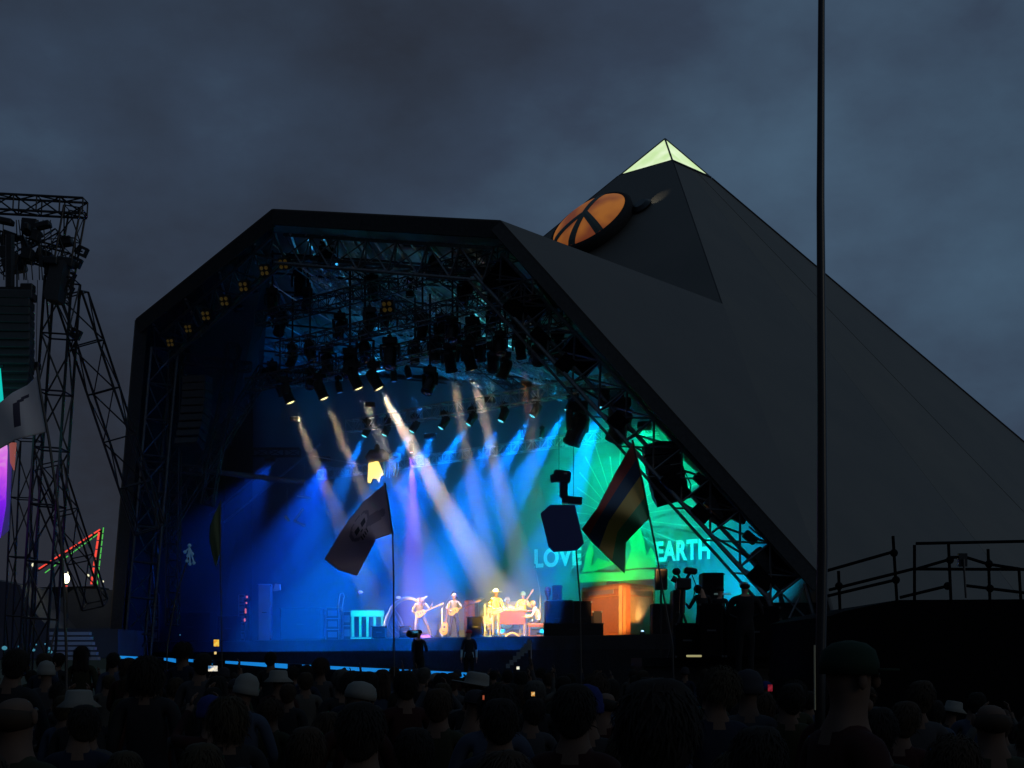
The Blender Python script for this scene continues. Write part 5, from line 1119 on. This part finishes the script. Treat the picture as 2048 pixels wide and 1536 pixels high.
# video screen
scr = empty("video_screen", P(-20, 1090, YT-4), "bright turquoise and violet video screen cut off by the left edge", "video screen")
sm2 = bpy.data.materials.new("screen_image"); sm2.use_nodes = True; t_ = sm2.node_tree; b_ = t_.nodes["Principled BSDF"]; b_.inputs["Base Color"].default_value = (.02, .02, .02, 1)
tcx = t_.nodes.new("ShaderNodeTexCoord"); sx = t_.nodes.new("ShaderNodeSeparateXYZ"); t_.links.new(tcx.outputs["Object"], sx.inputs[0]); nz = t_.nodes.new("ShaderNodeTexNoise"); nz.inputs["Scale"].default_value = 1.6; nz.inputs["Detail"].default_value = 5; nz.inputs["Distortion"].default_value = 2
t_.links.new(tcx.outputs["Object"], nz.inputs["Vector"]); ad = t_.nodes.new("ShaderNodeMath"); ad.operation = 'MULTIPLY_ADD'; ad.inputs[1].default_value = .18; t_.links.new(sx.outputs["Z"], ad.inputs[0]); mm = t_.nodes.new("ShaderNodeMath"); mm.operation = 'MULTIPLY_ADD'; mm.inputs[1].default_value = .35; mm.inputs[2].default_value = -.14
t_.links.new(nz.outputs["Fac"], mm.inputs[0]); t_.links.new(mm.outputs[0], ad.inputs[2]); cr = t_.nodes.new("ShaderNodeValToRGB"); cr.color_ramp.elements[0].position = .0; cr.color_ramp.elements[0].color = lin(60, 20, 190); cr.color_ramp.elements[1].position = 1; cr.color_ramp.elements[1].color = lin(10, 200, 190)
for p_, c_ in ((.30, (130, 30, 235)), (.50, (215, 90, 235)), (.62, (225, 150, 225)), (.72, (20, 190, 175))): e = cr.color_ramp.elements.new(p_); e.color = lin(*c_)
t_.links.new(ad.outputs[0], cr.inputs[0]); t_.links.new(cr.outputs[0], b_.inputs["Emission Color"]); b_.inputs["Emission Strength"].default_value = .95
MB().prism([P(-160, 1090, YT-4), P(-2, 1075, YT-4), P(9, 1010, YT-4), P(12, 900, YT-4), P(4, 800, YT-4), P(-2, 735, YT-4), P(-160, 700, YT-4)], (0, .15, 0)).build("screen", sm2, scr)
MB().prism([P(4, 1072, YT-3.7), P(16, 1060, YT-3.7), P(24, 900, YT-3.7), P(14, 890, YT-3.7)], (0, .1, 0)).build("side_panel", mat("screen_side", (.05, .05, .1), .5, emit=lin(45, 40, 95), estr=.7), scr)
MB().prism([P(18, 885, YT-3.8), P(31, 885, YT-3.8), P(27, 940, YT-3.8), P(20, 925, YT-3.8)], (0, .1, 0)).build("side_panel", mat("screen_side_red", (.1, .05, .04), .5, emit=lin(150, 80, 70), estr=.7), scr)
MB().tube(P(-160, 700, YT-3.6), P(5, 733, YT-3.6), .1).build("frame", black, scr)
# neon bunting on a distant peaked roof
YN = 85; nt_ = empty("fairground_tent", P(180, 1250, YN), "far peaked roof outlined by red and green light strings", "tent")
rdm = mat("red_string", (.4, .03, .02), .5, emit=lin(250, 75, 60), estr=1.1); gnm = mat("green_string", (.03, .3, .05), .5, emit=lin(90, 215, 90), estr=.8)
def dashes(a, b, n, m, w, nm):
    rr = random.Random(n)
    for i in range(n):
        t0 = i/n; t1 = (i+.72+.2*rr.random())/n; A0 = [a[k]+(b[k]-a[k])*t0 for k in (0, 1)]; B0_ = [a[k]+(b[k]-a[k])*t1 for k in (0, 1)]; MB().tube(P(*A0, YN), P(*B0_, YN), w).build(nm, m, nt_)
dashes((200, 1059), (74, 1140), 8, rdm, .045, "red_light_string"); dashes((198, 1064), (182, 1171), 6, rdm, .06, "red_light_string"); dashes((196, 1068), (88, 1147), 9, gnm, .03, "green_light_string"); dashes((207, 1055), (194, 1174), 9, gnm, .032, "green_light_string")
MB().tube(P(203, 1060, YN+.2), P(76, 1142, YN+.2), .05).tube(P(203, 1060, YN+.2), P(188, 1172, YN+.2), .06).build("frame", black, nt_)
MB().prism([P(60, 1175, YN+.4), P(190, 1172, YN+.4), P(195, 1250, YN+.4), P(60, 1250, YN+.4)], (0, 3, 0)).build("canvas", mat("olive_canvas", (.012, .012, .010), .9), nt_)
lp = empty("lamp_mast", Vector((P(131, HY, 60).x, 60, 0)), "bright white lamp on a mast beside the flag pole", "lamp mast"); MB().tube(lp.location, P(133, 1165, 60), .05).build("pole", black, lp); MB().ell(P(132, 1157, 60), (.16, .16, .22)).build("lamp_globe", lens((255, 250, 200), 5), lp); MB().ell(P(133, 1172, 60), .05).build("red_marker", rdm, lp)
pl = bpy.data.lights.new("mast_light", 'POINT'); pl.energy = 18; pl.color = (1, .95, .7); pl.shadow_soft_size = .25; po = bpy.data.objects.new("mast_light", pl); COL.objects.link(po); po.parent = lp; po.location = P(132, 1157, 59.6)-lp.location
for i, (x, y, w) in enumerate(((67, 1130, .10), (176, 1151, .07), (206, 1163, .05), (137, 1145, .06))): tag(MB().ell(P(x, y, 70), w).build("distant_lamp", lens((235, 230, 190), 1.2)), ["small lamp at the left end of the red light string", "tiny white lamp between the light strings", "faint lamp right of the green light string", "small spark just above the bright mast lamp"][i], "lamp")
# backstage tents, lit stalls, steps
bk_ = mat("navy_canvas", (.05, .055, .075), .85, noise=.2, nscale=.5)
for i, (pts, Y, l) in enumerate(((((-60, 1150), (40, 1170), (60, 1215), (100, 1258), (-60, 1262)), 58, "dark marquee sloping down at the far left edge"), (((95, 1215), (150, 1176), (225, 1180), (250, 1260), (100, 1262)), 62, "dark marquee between the lamp mast and the stage corner"), (((-60, 1255), (236, 1258), (236, 1315), (-60, 1320)), 57, "long dark blue wall running left from the stage front"))):
    tag(MB().prism([P(x, y, Y) for x, y in pts], (0, 4, 0)).build("marquee" if i < 2 else "site_fence", bk_), l, "marquee" if i < 2 else "fence")
for i, (x, y, w, h) in enumerate(((55, 1229, .35, .3), (66, 1236, .2, .35), (73, 1232, .25, .5), (88, 1231, .5, .8), (95, 1247, .3, .45), (103, 1248, .35, .55), (115, 1234, .3, .3), (116, 1243, .2, .2), (104, 1229, .1, .2))):
    tag(MB().box(P(x, y, 66), (w*.8, .2, h*.8), bev=.02).build("lit_stall", lens((250, 240, 175) if i in (0, 3) else (150, 150, 110), .9 if i in (0, 3) else .6)), "small lit opening in the row of far stalls, %s from the left" % ORD[[0, 1, 2, 3, 4, 6, 8, 7, 5][i]], "lit stall", "lit far stalls")
st = empty("stage_steps", P(150, 1320, 55), "broad pale steps rising left of the stage", "steps"); sm3 = mat("worn_step", (.24, .27, .33), .7)
for i in range(6): MB().box(P(140+i*8, 1264+i*10, 55+.0)+Vector((0, -.3*i, -.06)), (1.6, .35, .12)).build("step", sm3, st)
for i, (x, y) in enumerate(((148, 1160), (310, 1163))): pass
spot("steps_lamp", P(230, 1130, 52), P(160, 1290, 54.5), 90, (.15, .45, 1), 60, .9, .2, st)
for i, (x, y, w) in enumerate(((9, 1296, .25), (39, 1293, .15), (67, 1300, .16), (72, 1289, .09), (91, 1288, .1), (97, 1297, .18), (101, 1304, .18), (171, 1295, .08), (239, 1315, .16), (360, 1270, .05))):
    tag(MB().ell(P(x, y, 50), (w*.4, .05, w*.3)).build("blue_glint", lens((90, 180, 210), .45)), "small pale blue glint low at the left, %s from the left" % ORD[i], "small light", "pale blue glints along the left")  # glowing beads stand in for small blue glints
# ================================================================== crowd
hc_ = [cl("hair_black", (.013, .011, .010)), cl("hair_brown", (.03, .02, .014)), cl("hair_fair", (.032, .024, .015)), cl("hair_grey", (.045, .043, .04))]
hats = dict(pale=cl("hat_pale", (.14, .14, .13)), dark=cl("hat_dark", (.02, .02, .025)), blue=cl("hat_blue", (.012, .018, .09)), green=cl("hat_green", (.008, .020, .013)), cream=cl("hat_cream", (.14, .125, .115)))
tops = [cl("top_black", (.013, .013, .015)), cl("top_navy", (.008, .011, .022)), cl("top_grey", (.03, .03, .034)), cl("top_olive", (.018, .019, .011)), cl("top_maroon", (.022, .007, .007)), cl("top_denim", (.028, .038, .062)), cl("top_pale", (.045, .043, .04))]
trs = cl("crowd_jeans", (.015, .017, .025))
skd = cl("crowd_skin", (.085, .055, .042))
POSES = dict(stand={}, lean=dict(hea=(.03,.03,1.64), cro=(.035,.01,1.705), wrl=(-.12,.2,1.05), pal=(-.05,.24,1.05), wrr=(.12,.2,1.02), par=(.05,.24,1.02), ell=(-.26,.02,1.13), elr=(.26,.02,1.13)),
 arm=dict(shr=(.17,0,1.44), elr=(.24,.14,1.52), wrr=(.2,.22,1.76), par=(.19,.23,1.84)), both=dict(shl=(-.17,0,1.44), ell=(-.24,.16,1.46), wrl=(-.12,.3,1.66), pal=(-.10,.32,1.72), shr=(.17,0,1.44), elr=(.24,.16,1.46), wrr=(.12,.3,1.66), par=(.10,.32,1.72)))
BODY = {}; HAIR = {}
for k, po_ in POSES.items():
    mb, J, fr_ = body_mesh(dict(po_, nec=(0, .0, 1.49, .064, .062), **{}), None, 1, 2); o = mb.build("body", [skd, tops[0], trs, SH, tops[0], eyem], None, smooth=True, local=True); BODY[k] = (o.data, fr_); bpy.data.objects.remove(o)
def spectator(px, Y, topy, label, style="short", hm=0, pose="stand", top=0, sleeve=None, rz=None, group=None, sc=None, wide=1.0):
    loc = P(px, HY, Y); loc.z = 0; zt_ = EYE+(HY-topy)/F*Y
    s = sc or max(.86, min(1.16, zt_/1.765)); loc.z = max(-.02, zt_-1.765*s) if sc is None and zt_ > 1.765*1.16 else 0
    if loc.z > 0:      # stands on a low grassy bank
        s = zt_/1.765 if zt_ < 2.25 else s; loc.z = 0 if zt_ < 2.25 else loc.z
    r = empty("person", loc, label, "person", group); r.scale = (s*wide, s*wide, s); r.rotation_euler = (0, 0, rz if rz is not None else random.uniform(-.35, .35))
    me, fr_ = BODY[pose]; o = bpy.data.objects.new("body", me); COL.objects.link(o); o.parent = r
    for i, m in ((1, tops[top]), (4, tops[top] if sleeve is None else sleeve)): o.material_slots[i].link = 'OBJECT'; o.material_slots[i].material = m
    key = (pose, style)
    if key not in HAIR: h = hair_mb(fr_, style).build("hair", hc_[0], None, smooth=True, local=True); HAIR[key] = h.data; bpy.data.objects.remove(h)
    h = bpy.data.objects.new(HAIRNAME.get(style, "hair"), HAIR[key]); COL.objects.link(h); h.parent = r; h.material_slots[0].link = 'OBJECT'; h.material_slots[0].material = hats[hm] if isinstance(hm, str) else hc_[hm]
    return r, fr_, s
# heads one can point to: px, top row, head width in px, hair/hat, colour, label, extras
HD = [
 (22, 1294, 44, "short", 0, "dark haired head standing tall at the far left edge"), (88, 1304, 25, "short", 1, "small dark head above the white beanie at left"), (92, 1325, 30, "beanie", "pale", "spectator in a white beanie at the left"), (113, 1304, 20, "short", 0, "small dark head left of the lamp mast pole"),
 (164, 1290, 20, "long", 0, "long haired spectator standing high near the pale steps"), (227, 1303, 22, "short", 0, "dark head rising just left of centre of the blue wall"), (253, 1313, 30, "bob", 1, "bobbed head in front of the site fence"), (294, 1306, 56, "bob", 0, "broad dark bobbed head under the leaning ornament pole"),
 (366, 1286, 30, "curly", 0, "tall curly haired spectator poking above the row at left"), (399, 1304, 32, "short", 0, "dark head between the curly one and the raised phone"), (156, 1376, 78, "bucket", "pale", "spectator in a grey cloth hat near the lower left"), (26, 1362, 96, "bald", 1, "close spectator cut off by the lower left edge"),
 (482, 1352, 46, "beanie", "pale", "spectator in a pale knitted beanie leaning right"), (557, 1338, 50, "bucket", "pale", "spectator in a pale patterned bucket hat"), (541, 1302, 20, "short", 0, "tall distant head in front of the dark stage skirt"), (607, 1328, 26, "short", 0, "dark head over the bucket hat's right"),
 (641, 1318, 32, "curly", 1, "curly head rimmed with blue light"), (683, 1336, 36, "short", 3, "grey haired spectator left of the skull flag pole"), (725, 1340, 46, "short", 0, "dark head directly left of the skull flag pole"), (765, 1337, 28, "long", 1, "long haired head just left of the flag pole"),
 (811, 1338, 46, "short", 0, "dark broad head right of the skull flag pole"), (843, 1333, 26, "grey_short", 3, "grey head under the pit camera"), (875, 1345, 30, "cap_back", "cream", "spectator in a pink white cap facing the bassist"), (905, 1343, 30, "short", 1, "brown haired head under the security guard"),
 (942, 1350, 84, "widehat", "pale", "spectator in a white wide brimmed hat near the centre"), (877, 1373, 56, "short", 1, "brown haired head left of the white hat"), (802, 1377, 46, "bob", 1, "bobbed head left of the centre row"), (710, 1362, 60, "cap", "pale", "spectator in a grey cap below the flag pole"),
 (752, 1415, 46, "bald", 3, "balding grey head below the grey cap"), (1000, 1392, 76, "short", 0, "large dark head right of the white hat"), (1061, 1394, 48, "short", 0, "dark head with warm sparks above it"), (1070, 1358, 44, "grey_short", 3, "pale grey head behind the warm sparks"),
 (1127, 1350, 32, "short", 0, "small dark head under the stage side steps"), (1183, 1350, 52, "curly", 1, "curly head left of the big near head"), (1148, 1362, 86, "short", 0, "big dark round head right of centre"), (1315, 1346, 158, "short", 0, "largest nearest head rimmed with violet at the right of centre"),
 (1432, 1340, 76, "curly", 2, "fair curly head under the strip light"), (1497, 1345, 52, "beanie", "dark", "spectator in a dark beanie right of the curly head"), (1530, 1362, 30, "cap", "blue", "small capped head beside the dark beanie"), (1575, 1364, 52, "short", 0, "dark head left of the tall black pole"),
 (1617, 1380, 34, "short", 0, "smaller head touching the tall black pole"), (1690, 1280, 100, "cap", "green", "very tall near spectator in a green brimmed cap"), (1703, 1412, 48, "short", 1, "head below the tall man in the green cap"), (1803, 1382, 30, "cap", "blue", "spectator in a blue cap at the right"),
 (1832, 1388, 34, "short", 1, "brown head next to the blue cap"), (1902, 1400, 56, "bucket", "pale", "spectator in a pale cloth hat near the right edge"), (1985, 1382, 82, "bald", 1, "bald spectator near the right edge lit on one side"), (1870, 1398, 40, "short", 0, "dark head left of the pale cloth hat")]
for i, (x, t, w, stl, hm, l) in enumerate(HD):
    wf = dict(sunhat=2.1, widehat=1.9, bucket=1.55, bob=1.12, curly=1.25).get(stl, 1.0)
    Y = .185*wf*F/w; 
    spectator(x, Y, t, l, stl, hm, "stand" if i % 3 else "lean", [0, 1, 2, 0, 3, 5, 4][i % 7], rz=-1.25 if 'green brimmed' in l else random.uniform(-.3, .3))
# the rest of the crowd, row by row
rnd = random.Random(21); taken = [(P(x, HY, .185*dict(sunhat=2.1, widehat=1.9, bucket=1.55, bob=1.12, curly=1.25).get(s_, 1)*F/w).x, .185*dict(sunhat=2.1, widehat=1.9, bucket=1.55, bob=1.12, curly=1.25).get(s_, 1)*F/w) for x, t, w, s_, h_, l_ in HD]
n_c = 0
for Y0 in (4.2, 5.4, 6.6, 8, 9.6, 11.4, 13.4, 15.6, 18, 20.8, 24, 27.5, 31):
    x = -.38*Y0; gap = .62+.012*Y0
    while x < .38*Y0:
        X = x+rnd.uniform(-.15, .15); Y = Y0+rnd.uniform(-.45, .45); x += gap*rnd.uniform(.85, 1.25)
        if any((X-a)**2+(Y-b)**2 < .45**2 for a, b in taken) or (9.2 > Y > 8.8 and abs(X-1.97) < .4): continue
        if Y > 15 and X > .21*Y: continue
        px = CX+X/Y*F; h = rnd.uniform(1.58, 1.83); ty = HY+(EYE-h)/Y*F
        if Y < 7: ty += 14
        stl = rnd.choices(["short", "long", "bob", "curly", "beanie", "cap_back", "bun", "bald"], [40, 16, 14, 8, 6, 6, 4, 4])[0]
        hm = rnd.choice(["dark", "dark", "dark", "blue"]) if stl in ("beanie", "cap_back") else rnd.choice([0, 0, 1, 1, 2])
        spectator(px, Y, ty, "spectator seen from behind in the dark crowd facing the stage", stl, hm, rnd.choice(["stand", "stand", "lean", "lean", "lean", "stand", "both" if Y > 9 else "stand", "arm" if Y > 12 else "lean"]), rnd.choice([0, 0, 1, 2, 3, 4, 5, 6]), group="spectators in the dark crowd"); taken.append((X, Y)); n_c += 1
print("crowd", n_c)
# raised phones
def phone(px, py, Y, w, h, col, label, st=1.3, tilt=0):
    c = P(px, py, Y); r = empty("phone", c, label, "phone"); m3 = Euler((0, tilt, 0)).to_matrix()
    MB().box(c, (w, .01, h), m3, bev=.002).build("case", black, r)
    m = bpy.data.materials.new("phone_screen"); m.use_nodes = True; t = m.node_tree; b = t.nodes["Principled BSDF"]; b.inputs["Base Color"].default_value = (.01, .01, .01, 1); tx = t.nodes.new("ShaderNodeTexCoord"); nz = t.nodes.new("ShaderNodeTexNoise"); nz.inputs["Scale"].default_value = 2.2/max(w, h)
    t.links.new(tx.outputs["Object"], nz.inputs["Vector"]); cr = t.nodes.new("ShaderNodeValToRGB"); cr.color_ramp.elements[0].position = .4; cr.color_ramp.elements[0].color = lin(*col[0]); cr.color_ramp.elements[1].position = .58; cr.color_ramp.elements[1].color = lin(*col[1]); t.links.new(nz.outputs["Fac"], cr.inputs[0]); t.links.new(cr.outputs[0], b.inputs["Emission Color"]); b.inputs["Emission Strength"].default_value = st
    MB().box(c-Vector((0, .0065, 0)), (w*.93, .002, h*.95), m3).build("screen", m, r)
for px, py, Y, w, h, col, l, st in ((426, 1337, 13, .115, .066, ((40, 110, 160), (255, 240, 210)), "phone held up sideways showing a bright stage picture", 1.2), (433, 1286, 14, .072, .09, ((240, 160, 40), (255, 215, 90)), "phone held high with a glowing yellow screen", 1.0), (431, 1306, 14, .03, .035, ((255, 200, 90), (255, 230, 170)), "tiny glowing phone just below the yellow one", 1.0), (1036, 1336, 18, .05, .05, ((250, 240, 200), (255, 255, 230)), "small white phone light in front of the side steps", 1.0), (1066, 1388, 9, .03, .035, ((230, 150, 60), (255, 215, 140)), "warm phone spark above a dark head right of centre", .9), (1540, 1376, 8, .035, .05, ((150, 25, 45), (190, 45, 65)), "dim red phone screen left of the tall pole", .5), (967, 1395, 7, .012, .03, ((200, 90, 60), (230, 120, 80)), "sliver of red light beside the white hat", .5)):
    phone(px, py, Y, w*.8, h*.8, col, l, st*.85)
tag(spectator(426, 13.3, 1372, "spectator holding up the bright sideways phone", "short", 0, "both", 0, rz=0)[0]); tag(spectator(436, 14.3, 1350, "spectator stretching one arm up with the yellow phone", "long", 0, "arm", 1, rz=.1)[0])
# guard and camera crew in the pit
person("security guard in the pit with a red cap and pale sleeve", dict(look=(-.2,-1,0)), stand(938, 44, 1.1), 0, 1.02, [skinm, cl("dark_uniform", (.02, .025, .035)), cl("black_crew_trousers", (.012, .012, .014)), SH, cl("pale_blue_sleeve", (.3, .5, .6))], "cap", cl("red_cap", (.6, .06, .08)), -1)
person("camera operator in the pit in dark clothes below the bent guitarist", dict(wrl=(-.1,-.3,1.3), pal=(-.06,-.34,1.32), wrr=(.1,-.3,1.3), par=(.06,-.34,1.32), absolute=1, tol=(-.11,-.15,.045), tor=(.11,-.15,.045)), stand(838, 40, 1.05), R(160), 1.0, blk, "cap", cl("black_hair", (.015, .012, .01)), -1)
pc = stand(828, 39.5, 1.05); pcr = empty("pit_camera", pc, "small camera on a stand in the pit below the guitarist", "camera"); MB().tube(pc, pc+Z*1.5, .03).build("stand", black, pcr); MB().box(P(826, 1268, 39.5), (.28, .4, .2), bev=.02).build("camera_body", black, pcr); MB().box(P(830, 1264, 39.2), (.16, .05, .05)).build("monitor", lens((60, 150, 190), .7), pcr); MB().tube(P(826, 1268, 39.3), P(818, 1268, 39.0), .07, .09, n=10).build("lens_barrel", black, pcr)
pit = tag(MB().box(Vector((P(880, HY, 42).x, 43, .52)), (5, 5, 1.04)).build("pit_walkway", casemat), "low black walkway in the pit under the crew", "walkway")
ss = empty("side_steps", P(1030, 1330, 46), "dim slatted steps falling left beside the dark stage front", "steps")
for i in range(7): MB().box(P(1058-i*7, 1290+i*7, 46), (.13, .9, .035+.3*(1-i/9))).build("tread", mat("dim_tread", (.16, .2, .22), .6), ss)
MB().tube(P(1062, 1285, 45.6), P(1063, 1350, 45.6), .02).build("post", steel, ss)
# plain dark upper body shapes need no helper: nearest shoulders belong to the people above
